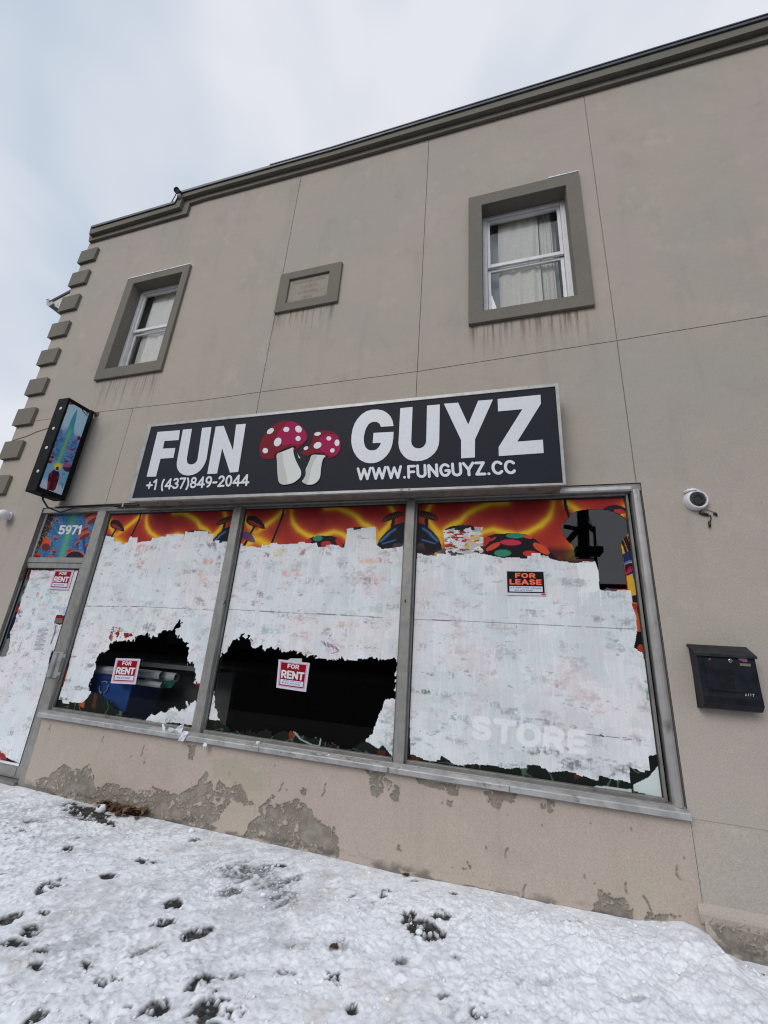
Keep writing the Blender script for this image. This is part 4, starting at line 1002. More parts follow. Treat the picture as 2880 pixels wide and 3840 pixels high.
put(col, inell(PX, PY, *ct([(960, 1240)])[0], 36, 26) < 1, lin((190, 90, 60))); put(col, inell(PX, PY, *ct([(960, 1260)])[0], 33, 25) < 1, lin((36, 24, 40)))
tr_ = dseg(PX, PY, ct([(470, 260), (330, 560), (200, 850), (60, 1100)])) + (fbm(X * 40, Z * 40, 66, 3) - .5) * 14
put(col, tr_ < 12, lin((40, 34, 36))); put(col, (tr_ < 12) & (fbm(X * 60, Z * 60, 67, 2) > .62), lin((150, 120, 90)), .8)
P0, P1_, P2_ = ct([(585, 735), (1085, 735), (632, 530)])
paint_text(col, PX, PY, '5971', P0, P1_, P2_, (.74, .75, .78), .105, .04)
tf = mesh_obj('transom_film', np.stack([X, np.full(X.shape, GY - .004), Z], -1).reshape(-1, 3), Q, M_film, transom, False, {'Col': col.reshape(-1, 3)})
tp = MB(); tp.add([(TX0, GY + .004, TZ0), (TX1, GY + .004, TZ0), (TX1, GY + .004, TZ1 + .03), (TX0, GY + .004, TZ1 + .03)], [(0, 1, 2, 3)]); tp.build('pane', M_glass, transom)
bd = MB(); bd.box(TX0 - .003, TX0 + .008, .060, .09, TZ0, TZ1); bd.box(TX0, TX1, .055, .075, TZ1 - .004, TZ1 + .012); bd.build('bead', M_pvc, transom)

# ------------------------------------------------------------------ door
door_f = MB(); DG = (-5.945, -5.052, .148, 2.272)
door_f.box(-5.985, DG[0], .035, .095, .03, 2.338); door_f.box(DG[1], -4.965, .035, .095, .03, 2.338)
door_f.box(DG[0], DG[1], .035, .095, DG[3], 2.338); door_f.box(DG[0], DG[1], .035, .095, .03, DG[2])
door = door_f.build('shop_door', M_alu, bld, bevel=.003)
pf = MB(); pf.box(-4.96, -4.872, .004, .12, zg, .702); pf.box(-4.96, -5.0 + .0, .02, .1, .702, 2.345) if False else None
pf.build('door_post', M_alu, bld, bevel=.003)
ks = MB(); ks.box(DG[0] + .02, DG[1] - .02, .028, .04, .045, .132); ks.build('kick_plate', M_alu, door, bevel=.002)
gb = MB(); gb.box(DG[0], DG[1], .028, .05, DG[2] - .004, DG[2] + .012); gb.build('glazing_bead', M_pvc, door, bevel=.001)
sk = MB(); sk.box(DG[0] - .006, DG[0], .030, .05, DG[2], DG[3]); sk.box(DG[1], DG[1] + .004, .030, .05, DG[2], DG[3]); sk.box(DG[0], DG[1], .030, .05, DG[3], DG[3] + .005); sk.box(-5.985, -4.965, .04, .09, 2.338, 2.345); sk.build('door_gasket', M_seal, door)
dp = MB(); dp.add([(DG[0], .072, DG[2]), (DG[1], .072, DG[2]), (DG[1], .072, DG[3]), (DG[0], .072, DG[3])], [(0, 1, 2, 3)]); dp.build('pane', M_glass, door)
DYf = .062
X, Z, PX, PY, Q = sheet(DG[0], DG[1], DG[2], DG[3], .005, DYf)
cD = lambda p: crop(0, 2060, .19888, p); cD2 = lambda p: crop(0, 2460, .2261, p)
n1 = fbm(X * 22, Z * 22, 31, 4, .62) - .5; n2 = fbm(X * 22 + 40, Z * 22, 32, 4, .62) - .5
film = np.empty(X.shape + (3,)); film[:] = lin((24, 30, 60)); put(film, fbm(X * 8, Z * 8, 90, 4) > .55, lin((150, 40, 50))); put(film, fbm(X * 9 + 4, Z * 9, 92, 4) > .6, lin((150, 150, 150)), .6)
put(film, PY < 2150, lin((130, 30, 36)))
put(film, inpoly(PX, PY, cD([(1020, 1250), (1310, 1250), (1260, 1430), (1040, 1400)])), lin((120, 22, 28))); put(film, inpoly(PX, PY, cD([(1040, 1290), (1175, 1300), (1165, 1395), (1040, 1380)])), lin((110, 104, 98)))
ww = whitewash(X, Z, film, 404, .7)
wash = inpoly(PX + n1 * 9, PY + n2 * 9, cD([(600, 385), (740, 395), (860, 380), (950, 410), (1040, 400), (1550, 392), (1500, 600), (1440, 790), (1400, 960), (1340, 1120), (1310, 1235), (1200, 1245), (1060, 1240), (1020, 1400), (1250, 1420), (1230, 1600), (1150, 1900), (980, 1920), (900, 2212), (700, 3200), (0, 3600), (-600, 4200), (-400, 3000), (-200, 2600), (20, 2212), (100, 2060), (180, 1800), (190, 1560), (270, 1400), (300, 1280), (370, 1080), (400, 960), (500, 700)]))
wash |= inpoly(PX + n1 * 14, PY + n2 * 14, cD2([(-800, 0), (830, 0), (740, 350), (830, 370), (760, 640), (700, 880), (640, 1100), (570, 1290), (480, 1500), (420, 1640), (400, 1740), (330, 1800), (230, 1740), (150, 1700), (60, 1640), (0, 1560), (-800, 1560)]))
for s_, (x, y), (x2, y2), (x3, y3) in (('OPE', (600, 1430), (880, 1420), (620, 1340)), ('7 1', (490, 1640), (670, 1650), (510, 1545)), ('11AM', (265, 1860), (570, 1880), (285, 1770))):
    P0, P1_, P2_ = cD([(x, y), (x2, y2), (x3, y3)]); paint_text(ww, PX, PY, s_, P0, P1_, P2_, (.80, .82, .85), .10, .1, .8)
notice = inpoly(PX, PY, cD([(700, 1450), (960, 1460), (860, 1960), (560, 1930)])); put(ww, notice, (.68, .70, .73), .9)
for q in range(18):
    y = 1480 + q * 24; sh = -q * 6; a_ = (740 + sh + (60 if q % 5 == 0 else 0), y); b_ = (920 + sh - (50 if q % 3 == 0 else 0), y + 4)
    put(ww, (dseg(PX, PY, cD([a_, b_])) < 1.5), lin((130, 130, 150)), .75)
put(ww, dseg(PX, PY, cD([(1060, 1430), (1030, 1580), (960, 1780)])) < 2.5, lin((90, 70, 110)), .8)
for (x, y, a, b, c, f) in ((710, 860, 30, 60, (190, 90, 100), .6), (520, 900, 40, 25, (180, 60, 80), .6), (930, 930, 50, 110, (160, 200, 210), .7), (630, 1170, 40, 80, (120, 125, 160), .6), (1180, 1120, 100, 100, (140, 160, 200), .6), (370, 1190, 50, 90, (40, 60, 100), .8), (790, 540, 80, 20, (130, 120, 125), .5), (890, 490, 30, 30, (120, 110, 120), .6), (1490, 560, 14, 80, (80, 95, 90), .6), (550, 1450, 50, 70, (130, 140, 165), .5), (620, 620, 30, 30, (150, 120, 120), .5)):
    p = cD([(x, y)])[0]; e = inell(PX, PY, p[0], p[1], a * .199, b * .199) + n1 * 2.2 + n2 * 1.5; put(ww, np.clip(1.5 - e, 0, 1) * sstep(.34, .60, fbm(X * 70, Z * 13, 640, 3, .6) * .5 + fbm(X * 24, Z * 60, 641, 3, .6) * .5), lin(c), f)
V = np.stack([X, np.full(X.shape, DYf), Z], -1).reshape(-1, 3); isw = wash.ravel()[Q].sum(1) >= 3; V2 = V.copy(); V2[:, 1] -= .0012
sub_mesh('mural_film', V, Q, ~isw, M_film, door, {'Col': film.reshape(-1, 3)}); sub_mesh('whitewash', V2, Q, isw, M_wash, door, {'Col': ww.reshape(-1, 3)})
hp = MB()
a0, a1 = at(196, 2442, -.01), at(175, 2538, -.01)
zt_, zb_ = a0[2], a1[2]; xh = (a0[0] + a1[0]) / 2
hp.prism([(xh, zb_), (xh + .15, zb_), (xh + .15, zt_), (xh, zt_)], -.004, .0); ho = hp.build('pull_handle', M_silver, door, bevel=.003)
hb = MB(); hb.box(xh + .055, xh + .085, -.03, -.004, zb_ + .01, zt_ - .01); hb.box(xh + .11, xh + .15, 0, .035, zb_ + .02, zb_ + .06); hb.box(xh + .11, xh + .15, 0, .035, zt_ - .06, zt_ - .02); hb.build('handle_rib', M_silver, ho, bevel=.004)
M_brs = mat('brass_dull', (.20, .18, .15), .35, .8)
for p in ((244, 2386), (194, 2557)):
    a = at(*p, .03); lk = MB(); lk.lathe((a[0], .036, a[2]), (0, -1, 0), [(.030, 0), (.030, .008), (.022, .014), (.010, .015)], 20); lk.build('lock_cylinder', M_brs, door)
ks_ = MB(); a = at(200, 2567, .03); ks_.box(a[0] - .004, a[0] + .005, .030, .036, a[2] - .055, a[2] + .05); ks_.build('lock_slot', M_black, door)
hg = MB(); a = at(100, 2145, .01)
hg.box(-5.989, -5.955, .0, .034, a[2] - .09, a[2] + .09); hg.tube([(-5.972, -.004, a[2] - .09), (-5.972, -.004, a[2] + .09)], .009); hg.build('hinge', mat("rusty_steel", (.13, .11, .095), .7, .4, grain=.4, gscale=40), door, bevel=.002)
th = MB(); th.box(DOORX0, -4.96, -.03, .15, zg, .022); th.build('door_threshold', M_alud, bld)
jm = MB(); jm.box(-6.0, -5.9885, .002, .12, zg, SFZ1 - .01); jm.build('door_jamb', M_alud, bld)

# ------------------------------------------------------------------ shop interior (dim room)
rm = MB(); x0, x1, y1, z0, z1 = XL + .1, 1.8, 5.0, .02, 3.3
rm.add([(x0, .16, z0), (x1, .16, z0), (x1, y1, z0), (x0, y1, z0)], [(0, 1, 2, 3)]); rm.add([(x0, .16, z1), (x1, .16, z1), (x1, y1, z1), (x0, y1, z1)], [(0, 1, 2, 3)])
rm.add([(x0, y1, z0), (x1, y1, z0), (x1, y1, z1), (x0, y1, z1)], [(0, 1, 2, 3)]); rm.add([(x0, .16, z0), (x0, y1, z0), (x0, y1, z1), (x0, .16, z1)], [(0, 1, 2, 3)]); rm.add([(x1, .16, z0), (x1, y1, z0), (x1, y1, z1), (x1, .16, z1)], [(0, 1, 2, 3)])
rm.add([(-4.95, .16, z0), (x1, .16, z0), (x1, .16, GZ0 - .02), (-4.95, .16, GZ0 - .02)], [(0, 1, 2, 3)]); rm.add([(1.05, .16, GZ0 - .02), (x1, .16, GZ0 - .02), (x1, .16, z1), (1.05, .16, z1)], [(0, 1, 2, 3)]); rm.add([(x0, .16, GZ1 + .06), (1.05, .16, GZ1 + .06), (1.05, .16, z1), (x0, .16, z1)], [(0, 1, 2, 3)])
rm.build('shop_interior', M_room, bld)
# counter rail and bin seen through the torn hole
a, b = at(385, 2455, .55), at(735, 2495, .55)
c_ = MB(); c_.box(a[0] - .1, b[0] + .25, .52, 1.1, a[2] - .085, a[2] - .035); c_.box(a[0], a[0] + .05, .6, .65, .03, a[2] - .09); c_.box(b[0] + .1, b[0] + .15, .6, .65, .03, a[2] - .09)
c_.box(a[0] - .1, b[0] + .25, .95, 1.0, .4, a[2] - .09)
tag(c_.build('shop_counter', mat("grey_steel", (.30, .30, .29), .5, .2), None, bevel=.004, loc=(a[0], .6, .03)), 'grey steel counter rail behind the torn left window hole', 'counter')
bt = [at(*p, .25) for p in c1([(445, 1445), (820, 1500), (700, 1770), (520, 1660)])]
bz1 = (bt[0][2] + bt[1][2]) / 2; bx0, bx1 = bt[0][0], at(*c1([(800, 1480)])[0], .25)[0]
rb = thing('recycling_bin', 'blue recycling bin with white arrows inside the left shop window', 'bin', ((bx0 + bx1) / 2, .45, .03))
bn = MB(); zb = .05
ta, tbt = [(bx0, .2), (bx1, .2), (bx1, .68), (bx0, .68)], [(bx0 + .09, .25), (bx1 - .09, .25), (bx1 - .09, .62), (bx0 + .09, .62)]
bn.add([(x, y, bz1) for x, y in ta] + [(x, y, zb) for x, y in tbt], [(0, 1, 5, 4), (1, 2, 6, 5), (2, 3, 7, 6), (3, 0, 4, 7), (4, 5, 6, 7)])
bn.build('bin_body', mat("blue_plastic", (.035, .15, .55), .45), rb, bevel=.012)
bl = MB()
for (x0_, x1_, y0_, y1_) in ((bx0 - .02, bx1 + .02, .18, .21), (bx0 - .02, bx1 + .02, .67, .70), (bx0 - .02, bx0 + .01, .21, .67), (bx1 - .01, bx1 + .02, .21, .67)): bl.box(x0_, x1_, y0_, y1_, bz1 - .04, bz1 + .005)
bl.build('bin_rim', mat("blue_rim", (.025, .10, .36), .4), rb, bevel=.004)
sy = MB(); cpt = at(*c1([(516, 1562)])[0], .2)
for k in range(3):
    a0 = rad(90 + 120 * k)
    pth = [(cpt[0] + .062 * math.cos(a0 + rad(t)), .195, cpt[2] + .062 * math.sin(a0 + rad(t))) for t in (-38, -15, 15, 38)]
    sy.tube(pth, .006, 6); e = pth[-1]; sy.tube([e, (e[0] + .02 * math.cos(a0 + rad(130)), .195, e[2] + .02 * math.sin(a0 + rad(130)))], [.016, .001], 6)
sy.build('recycling_symbol', M_vinyl, rb)
def roll(p0, p1, r, y, lab, c=(.80, .86, .88)):
    A, B = at(*p0, y), at(*p1, y); B[1] += .12
    d = B - A; d /= np.linalg.norm(d); e1 = np.cross(d, (0, 0, 1)); e1 /= np.linalg.norm(e1); e2 = np.cross(e1, d)
    V, Fq = [], []; n = 60
    for i in range(n):
        th_ = i / (n - 1) * 3.4 * math.pi; rr_ = r * (1 - .22 * i / n)
        for P in (A, B): V.append(P + rr_ * (math.cos(th_) * e1 + math.sin(th_) * e2))
    for i in range(n - 1): Fq.append((2 * i, 2 * i + 1, 2 * i + 3, 2 * i + 2))
    o = mesh_obj('rolled_poster', V, Fq, mat("poster_back", c, .6), None, True, loc=tuple(A))
    tag(o, lab, 'poster roll', 'rolled posters lying across the bin')
roll(*c1([(400, 1410), (930, 1470)]), .05, .20, 'upper pale rolled poster lying across the blue bin')
roll(*c1([(560, 1440), (1060, 1490)]), .055, .30, 'rearmost pale rolled poster resting behind the others')
roll(*c1([(600, 1490), (930, 1555)]), .032, .16, 'thin pale rolled poster lowest on the blue bin')
gr_ = MB(); q = [at(*p, .33) for p in c1([(930, 1560), (1040, 1510), (1130, 1500), (1080, 1570), (960, 1570)])]; gr_.prism([(p[0], p[2]) for p in q], .33, .335)
tag(gr_.build('green_poster', mat("green_card", (.02, .16, .12), .6), None, loc=tuple(q[0])), 'dark green poster sheet hanging beside the pale rolls', 'poster')
cb = MB(); cb.tube([at(*p, .13) for p in c1([(420, 1780), (470, 1740), (540, 1650)])], .006); 
tag(cb.build('grey_wand', mat("grey_plastic", (.35, .36, .37), .5), None, loc=tuple(at(*c1([(420, 1780)])[0], .13))), 'short grey rod leaning at the bottom of left window', 'rod')
cb = MB(); cb.tube([at(*p, .13) for p in c1([(640, 1765), (560, 1795), (515, 1785), (512, 1740), (540, 1710), (580, 1690)])], .005)
tag(cb.build('white_cord', mat("white_cord", (.5, .5, .48), .5), None, True, loc=tuple(at(*c1([(560, 1795)])[0], .13))), 'looped white cord on the floor of left window', 'cord')

# =================================================================== SHOP SIGN
SY = -.21
sg = thing('shop_sign', 'long black lightbox sign reading FUN GUYZ with two red mushrooms', 'sign', (-1.88, -.1, 3.0))
sx0, sx1, sz0, sz1 = -4.272, .512, 3.037, 4.052
# measured outer corners on the face plane
oc = [at(*p, SY)[[0, 2]] for p in ((480, 1880.5), (2124, 1818), (2094, 1435), (555, 1592))]
ic = [at(*p, SY)[[0, 2]] for p in ((494.4, 1868), (2111, 1810), (2082, 1449), (566, 1600.5))]
xs0 = (oc[0][0] + oc[3][0]) / 2; xs1 = (oc[1][0] + oc[2][0]) / 2; zz0 = (oc[0][1] + oc[1][1]) / 2; zz1 = (oc[2][1] + oc[3][1]) / 2
cab = MB(); cab.prism([tuple(oc[0] + (.03, .008)), tuple(oc[1] + (-.03, .008)), tuple(oc[2] + (-.03, -.008)), tuple(oc[3] + (.03, -.008))], SY + .03, -.005)
cab.build('cabinet', mat("painted_steel", (.20, .19, .17), .55, .2, grain=.15, gscale=8, dirt=((.10, .09, .075), .52, .72, 7, 1)), sg, bevel=.004)
fm = MB()
V = [(p[0], SY, p[1]) for p in oc] + [(p[0], SY, p[1]) for p in ic] + [(p[0], SY + .035, p[1]) for p in oc] + [(p[0], SY + .012, p[1]) for p in ic]
Fc = []
for i in range(4):
    j = (i + 1) % 4; Fc += [(i, j, 4 + j, 4 + i), (i, 8 + i, 8 + j, j), (4 + i, 4 + j, 12 + j, 12 + i)]
fm.add(V, Fc); fm.build('sign_frame', mat('sign_border_metal', (.36, .36, .355), .42, .3, grain=.12, gscale=10, dirt=((.20, .19, .17), .54, .74, 6, 1)), sg, bevel=.003)
fp = MB(); fp.add([(p[0], SY + .008, p[1]) for p in ic], [(0, 1, 2, 3)]); fp.build('sign_face', M_signblk, sg)
for px_, py_ in ((593, 1885), (617, 1886), (675, 1872), (683, 1871), (1540, 1862), (2150 - 40, 1830), (1930, 1845)):
    a = at(px_, py_, SY + .08); sh_ = MB(); sh_.lathe((a[0], SY + .08, zz0 - .002 + .008), (0, 0, -1), [(.007, -.004), (.007, .003)], 8); sh_.build('drain_hole', M_black, sg)
for px_ in (1500, 1530): a = at(px_, 1852, SY); mt = MB(); mt.box(a[0], a[0] + .02, SY - .002, SY + .01, zz0 + .0, zz0 + .022); mt.build('frame_clip', M_alud, sg)
LY = SY + .006
cf = lambda p: crop(520, 1560, .25919, p); cg = lambda p: crop(1300, 1460, .22905, p); cy2 = lambda p: crop(1640, 1460, .25316, p)
letters = [
 cf([(272, 230), (597, 205), (578, 347), (372, 362), (350, 472), (530, 462), (502, 605), (315, 617), (250, 875), (115, 878)]),
 cf([(640, 197), (770, 185), (695, 620), (697, 650), (705, 678), (722, 694), (750, 702), (785, 697), (815, 682), (840, 655), (852, 625), (918, 172), (1052, 158), (988, 580), (978, 630), (960, 680), (930, 735), (890, 787), (840, 825), (785, 850), (730, 860), (675, 857), (630, 843), (592, 815), (565, 775), (552, 730), (551, 680), (562, 610)]),
 cf([(1115, 153), (1230, 143), (1363, 495), (1410, 125), (1550, 112), (1440, 808), (1320, 818), (1208, 465), (1133, 832), (992, 838)]),
 cg([(767, 600), (560, 613), (548, 580), (525, 550), (490, 533), (450, 530), (400, 540), (355, 575), (320, 630), (295, 700), (282, 770), (280, 840), (290, 900), (310, 950), (340, 980), (380, 998), (430, 1000), (480, 988), (520, 955), (548, 910), (560, 875), (427, 880), (438, 713), (767, 695), (763, 800), (750, 880), (730, 955), (700, 1022), (650, 1090), (590, 1145), (520, 1185), (440, 1207), (360, 1208), (290, 1192), (220, 1155), (160, 1095), (115, 1020), (88, 940), (75, 850), (80, 750), (98, 650), (130, 560), (180, 480), (250, 405), (330, 355), (420, 332), (510, 330), (590, 345), (660, 385), (715, 440), (750, 510)]),
 cg([(878, 308), (1079, 288), (1057, 850), (1064, 892), (1085, 930), (1118, 956), (1160, 967), (1210, 963), (1255, 940), (1290, 895), (1303, 840), (1315, 265), (1525, 247), (1515, 840), (1505, 910), (1480, 980), (1440, 1042), (1380, 1097), (1310, 1140), (1230, 1168), (1150, 1175), (1070, 1168), (1000, 1143), (940, 1100), (890, 1035), (858, 960), (848, 880)]),
 cy2([(97, 213), (308, 197), (457, 522), (605, 168), (823, 150), (558, 742), (556, 1008), (352, 1021), (352, 752)]),
 cy2([(893, 143), (1528, 80), (1534, 212), (1184, 775), (1563, 745), (1576, 942), (911, 988), (908, 855), (1260, 293), (900, 327)])]
for L_ in letters:
    l = MB(); l.prism(px_poly(L_, LY - .002), LY - .002, LY + .001, back=False); l.build('letter', M_vinyl, sg)
def sign_text(s_, P0, P1_, P2_, half, gap, name, y=LY - .002, step=.0045, m=M_vinyl, parent=None):
    a, b, c = (at(*p, y)[[0, 2]] for p in (P0, P1_, P2_))
    xs = np.arange(min(a[0], c[0]) - .03, b[0] + .08, step); zs = np.arange(min(a[1], b[1]) - .05, max(c[1], b[1] + c[1] - a[1]) + .05, step)
    XX, ZZ = np.meshgrid(xs, zs); fn, wide = affine(a, b, c); A, B = fn(XX, ZZ)
    mb_ = MB(); field_mesh(mb_, half - textdist(A, B, s_, wide, gap), XX, np.full(XX.shape, y), ZZ)
    return mb_.build(name, m, parent)
P = cf([(98, 1078), (1590, 1012), (150, 915)]); P[2] = (P[0][0] + (1605 - 1575) * .259, P[0][1] - 163 * .259)
sign_text('+1 (437)849-2044', *P, .085, .03, 'phone_number', parent=sg)
P0 = cg([(170, 1494)])[0]; P1_ = cy2([(1172, 1255)])[0]; P2_ = (P0[0] + .5, P0[1] - 212 * .229)
sign_text('WWW.FUNGUYZ.CC', P0, P1_, P2_, .095, .05, 'web_address', parent=sg)
# mushrooms
cm = lambda p: crop(950, 1560, .21097, p)
C_RD, C_MG, C_DK, C_ST, C_SH = [mat(n, c, .6, spec=.12) for n, c in (("cap_red", (.20, .010, .022)), ("cap_magenta", (.34, .010, .075)), ("gill_dark", (.02, .005, .01)), ("stem_white", (.70, .72, .70)), ("stem_shade", (.56, .57, .53)))]
def smooth(poly, n=3):
    P = [np.array(p[:2], float) for p in poly]; out = []; N_ = len(P)
    for i in range(N_):
        p0, p1, p2, p3 = P[i - 1], P[i], P[(i + 1) % N_], P[(i + 2) % N_]
        for k in range(n):
            t = k / n
            out.append(tuple(.5 * ((2 * p1) + (-p0 + p2) * t + (2 * p0 - 5 * p1 + 4 * p2 - p3) * t * t + (-p0 + 3 * p1 - 3 * p2 + p3) * t ** 3)))
    return out
def flat(poly, y, m, name, parent, sm=True):
    q = px_poly(smooth(poly) if sm else poly, y); l = MB(); l.prism(q, y, y + .0015, back=False); return l.build(name, m, parent)
def ellp(cx, cy, rx, ry, a):
    return [(cx + rx * math.cos(t) * math.cos(rad(a)) - ry * math.sin(t) * math.sin(rad(a)), cy + rx * math.cos(t) * math.sin(rad(a)) + ry * math.sin(t) * math.cos(rad(a))) for t in np.linspace(0, 2 * math.pi, 25)[:-1]]
def emblem(cap, mag, gill, stem, shade, dots):
    e = flat(cm(cap), LY - .002, C_RD, 'mushroom_emblem', sg)
    flat(cm(mag), LY - .004, C_MG, 'cap_highlight', e); flat(cm(gill), LY - .006, C_DK, 'gill_line', e)
    flat(cm(stem), LY - .008, C_ST, 'stem', e); flat(cm(shade), LY - .010, C_SH, 'stem_shade', e)
    for d in dots: flat(cm(ellp(*d)), LY - .006, M_vinyl, 'cap_spot', e, False)
emblem([(110, 600), (118, 520), (140, 450), (180, 360), (240, 270), (320, 190), (420, 125), (520, 92), (620, 85), (720, 100), (800, 140), (870, 195), (925, 260), (958, 330), (962, 390), (940, 440), (890, 495), (830, 545), (770, 590), (715, 615), (690, 590), (600, 640), (440, 730), (380, 745), (300, 762), (220, 762), (160, 740), (125, 700), (110, 650)],
       [(640, 100), (560, 165), (490, 230), (440, 290), (415, 350), (412, 410), (440, 450), (490, 490), (550, 525), (640, 505), (740, 510), (830, 508), (900, 470), (945, 420), (952, 340), (915, 260), (860, 195), (790, 140), (700, 100)],
       [(360, 712), (395, 668), (480, 612), (580, 565), (680, 538), (740, 538), (757, 558), (740, 572), (700, 562), (600, 590), (480, 645), (410, 700), (375, 722)],
       [(418, 680), (520, 632), (620, 592), (708, 560), (710, 620), (725, 700), (760, 800), (800, 880), (840, 960), (850, 1020), (835, 1080), (780, 1140), (700, 1190), (600, 1215), (520, 1220), (470, 1195), (445, 1150), (435, 1080), (425, 950), (420, 800)],
       [(420, 684), (512, 645), (520, 750), (535, 850), (560, 950), (580, 1050), (596, 1208), (520, 1216), (470, 1190), (447, 1145), (437, 1075), (427, 950), (422, 800)],
       [(303, 268, 70, 42, -36), (586, 238, 54, 45, -8), (803, 233, 56, 64, -40), (795, 400, 46, 44, -30), (432, 462, 62, 82, 30), (212, 616, 49, 48, 0)])
emblem([(1063, 320), (1100, 285), (1180, 262), (1280, 255), (1380, 270), (1460, 310), (1520, 380), (1552, 460), (1555, 560), (1530, 640), (1480, 700), (1400, 740), (1300, 757), (1265, 745), (1200, 700), (1050, 705), (960, 710), (900, 695), (855, 660), (850, 630), (900, 602), (980, 560), (1030, 480), (1055, 400)],
       [(1250, 350), (1340, 325), (1440, 322), (1500, 365), (1545, 460), (1548, 560), (1522, 640), (1465, 698), (1400, 722), (1330, 690), (1200, 618), (1172, 560), (1167, 480), (1182, 410)],
       [(985, 702), (1040, 672), (1120, 657), (1220, 662), (1290, 690), (1322, 730), (1302, 742), (1270, 706), (1150, 690), (1040, 697)],
       [(1040, 698), (1150, 690), (1280, 704), (1240, 760), (1215, 850), (1200, 950), (1190, 1060), (1170, 1120), (1120, 1180), (1050, 1215), (970, 1220), (900, 1195), (865, 1160), (900, 1110), (930, 1040), (930, 950), (960, 880), (1000, 790)],
       [(1042, 702), (1128, 706), (1070, 800), (1020, 930), (1000, 1030), (950, 1190), (900, 1192), (868, 1160), (902, 1112), (932, 1040), (932, 952), (962, 880), (1002, 792)],
       [(1142, 318, 60, 32, -10), (1342, 398, 43, 38, 0), (1487, 476, 43, 58, 5), (1141, 521, 74, 54, -28), (1405, 612, 42, 36, -30), (935, 572, 44, 30, -30)])
flat(cm([(780, 655), (795, 690), (835, 745), (812, 752)]), LY - .002, M_vinyl, 'stray_sliver', sg, False)

# =================================================================== BLADE SIGN
BX, BW, BY0, BY1, BZ0, BZ1 = -5.55, .185, -.05, -.42, 3.15, 4.49
bs = thing('blade_sign', 'narrow black projecting lightbox with blue mushroom landscape and cloaked figure', 'sign', (-5.64, 0, 3.1))
M_blk = mat("black_paint_worn", (.006, .0065, .007), .6, spec=.12, grain=.5, gscale=9, dirt=((.035, .037, .04), .55, .75, 6, .6), bump=.2)
b_ = MB(); b_.box(BX - BW, BX - .004, BY1, BY0, BZ0, BZ1); b_.build('box', M_blk, bs, bevel=.006)
f_ = MB(); t_ = .028
f_.box(BX - .004, BX + .006, BY1, BY1 + t_, BZ0, BZ1); f_.box(BX - .004, BX + .006, BY0 - .062, BY0, BZ0, BZ1); f_.box(BX - .004, BX + .006, BY1 + t_, BY0 - .062, BZ1 - .05, BZ1); f_.box(BX - .004, BX + .006, BY1 + t_, BY0 - .062, BZ0, BZ0 + .06)
f_.build('sign_frame', M_blk, bs, bevel=.003)
ya, yb2 = BY1 + t_, BY0 - .062
Yg, Zg = np.meshgrid(np.linspace(ya, yb2, 110), np.linspace(BZ0 + .06, BZ1 - .05, 420)); Xg = np.full(Yg.shape, BX)
PX, PY = proj(Xg, Yg, Zg); i = np.arange(Yg.size).reshape(Yg.shape); Q = np.stack([i[:-1, :-1], i[:-1, 1:], i[1:, 1:], i[1:, :-1]], -1).reshape(-1, 4)
cb_ = lambda p: crop(80, 1470, .19886, p)
vv = (Zg - BZ0) / (BZ1 - BZ0)
col = np.empty(Yg.shape + (3,)); col[:] = lin((170, 205, 222))
nn = fbm(Yg * 30, Zg * 20, 15, 4)
put(col, sstep(.70, .62, vv + (nn - .5) * .08), lin((60, 115, 165))); put(col, sstep(.74, .66, vv + (nn - .5) * .12) * (nn > .5), lin((130, 130, 185)), .7)
put(col, (vv < .66) & (np.abs(fbm(Yg * 60, Zg * 50, 16, 3) - .5) < .05), lin((120, 165, 205)), .7)
put(col, (vv < .6) & (fbm(Yg * 26, Zg * 22, 17, 4) > .58), lin((36, 66, 130)), .6)
put(col, sstep(.36, .28, vv + (nn - .5) * .06), lin((120, 175, 205)), .9); put(col, sstep(.16, .1, vv), lin((185, 200, 220)), .9)
put(col, inpoly(PX, PY, cb_([(1058, 318), (1045, 430), (1020, 560), (1000, 640), (985, 760), (1000, 850), (780, 850), (880, 680), (920, 570), (970, 460), (1010, 390)])), lin((70, 150, 178)))
bd_ = dseg(PX, PY, cb_([(930, 720), (880, 850), (800, 1050), (710, 1300), (690, 1360)]))
put(col, np.exp(-(bd_ / 13) ** 2), lin((70, 165, 185)), .8); put(col, np.exp(-(bd_ / 3.6) ** 2), lin((150, 180, 50)), .95)
e = inell(PX, PY, *cb_([(690, 1400)])[0], 17, 14); put(col, np.clip(1.3 - e, 0, 1), lin((230, 205, 40)), .95)
for (x, y, a, b, r_, c, dk) in ((575, 1215, 52, 34, 40, (165, 90, 110), (50, 30, 70)), (530, 1300, 56, 44, 45, (170, 90, 85), (50, 30, 60)), (850, 1300, 48, 28, 10, (160, 90, 110), (60, 40, 90)), (960, 1080, 44, 28, 0, (160, 80, 110), (60, 60, 120)), (1085, 870, 34, 40, 0, (140, 24, 40), (140, 24, 40)), (610, 1030, 24, 28, 20, (140, 60, 80), (60, 40, 80)), (900, 1215, 34, 18, 0, (110, 120, 180), (60, 70, 140)), (880, 1430, 105, 80, 10, (150, 90, 130), (36, 20, 50)), (330, 1810, 36, 40, 20, (175, 70, 55), (120, 40, 40)), (700, 1950, 40, 16, 0, (170, 80, 60), (120, 40, 40)), (800, 1548, 30, 10, 0, (60, 80, 120), (60, 80, 120))):
    p = cb_([(x, y)])[0]; e = inell(PX, PY, p[0], p[1], a * .199, b * .199, r_); put(col, e < 1, lin(c)); put(col, (e < .8) & (PY > p[1] - b * .03), lin(dk), .85)
put(col, (PY < cb_([(0, 240)])[0][1]) & (fbm(Yg * 60, Zg * 60, 18, 3) > .42) & (PX < cb_([(990, 0)])[0][0]), lin((150, 26, 34)))
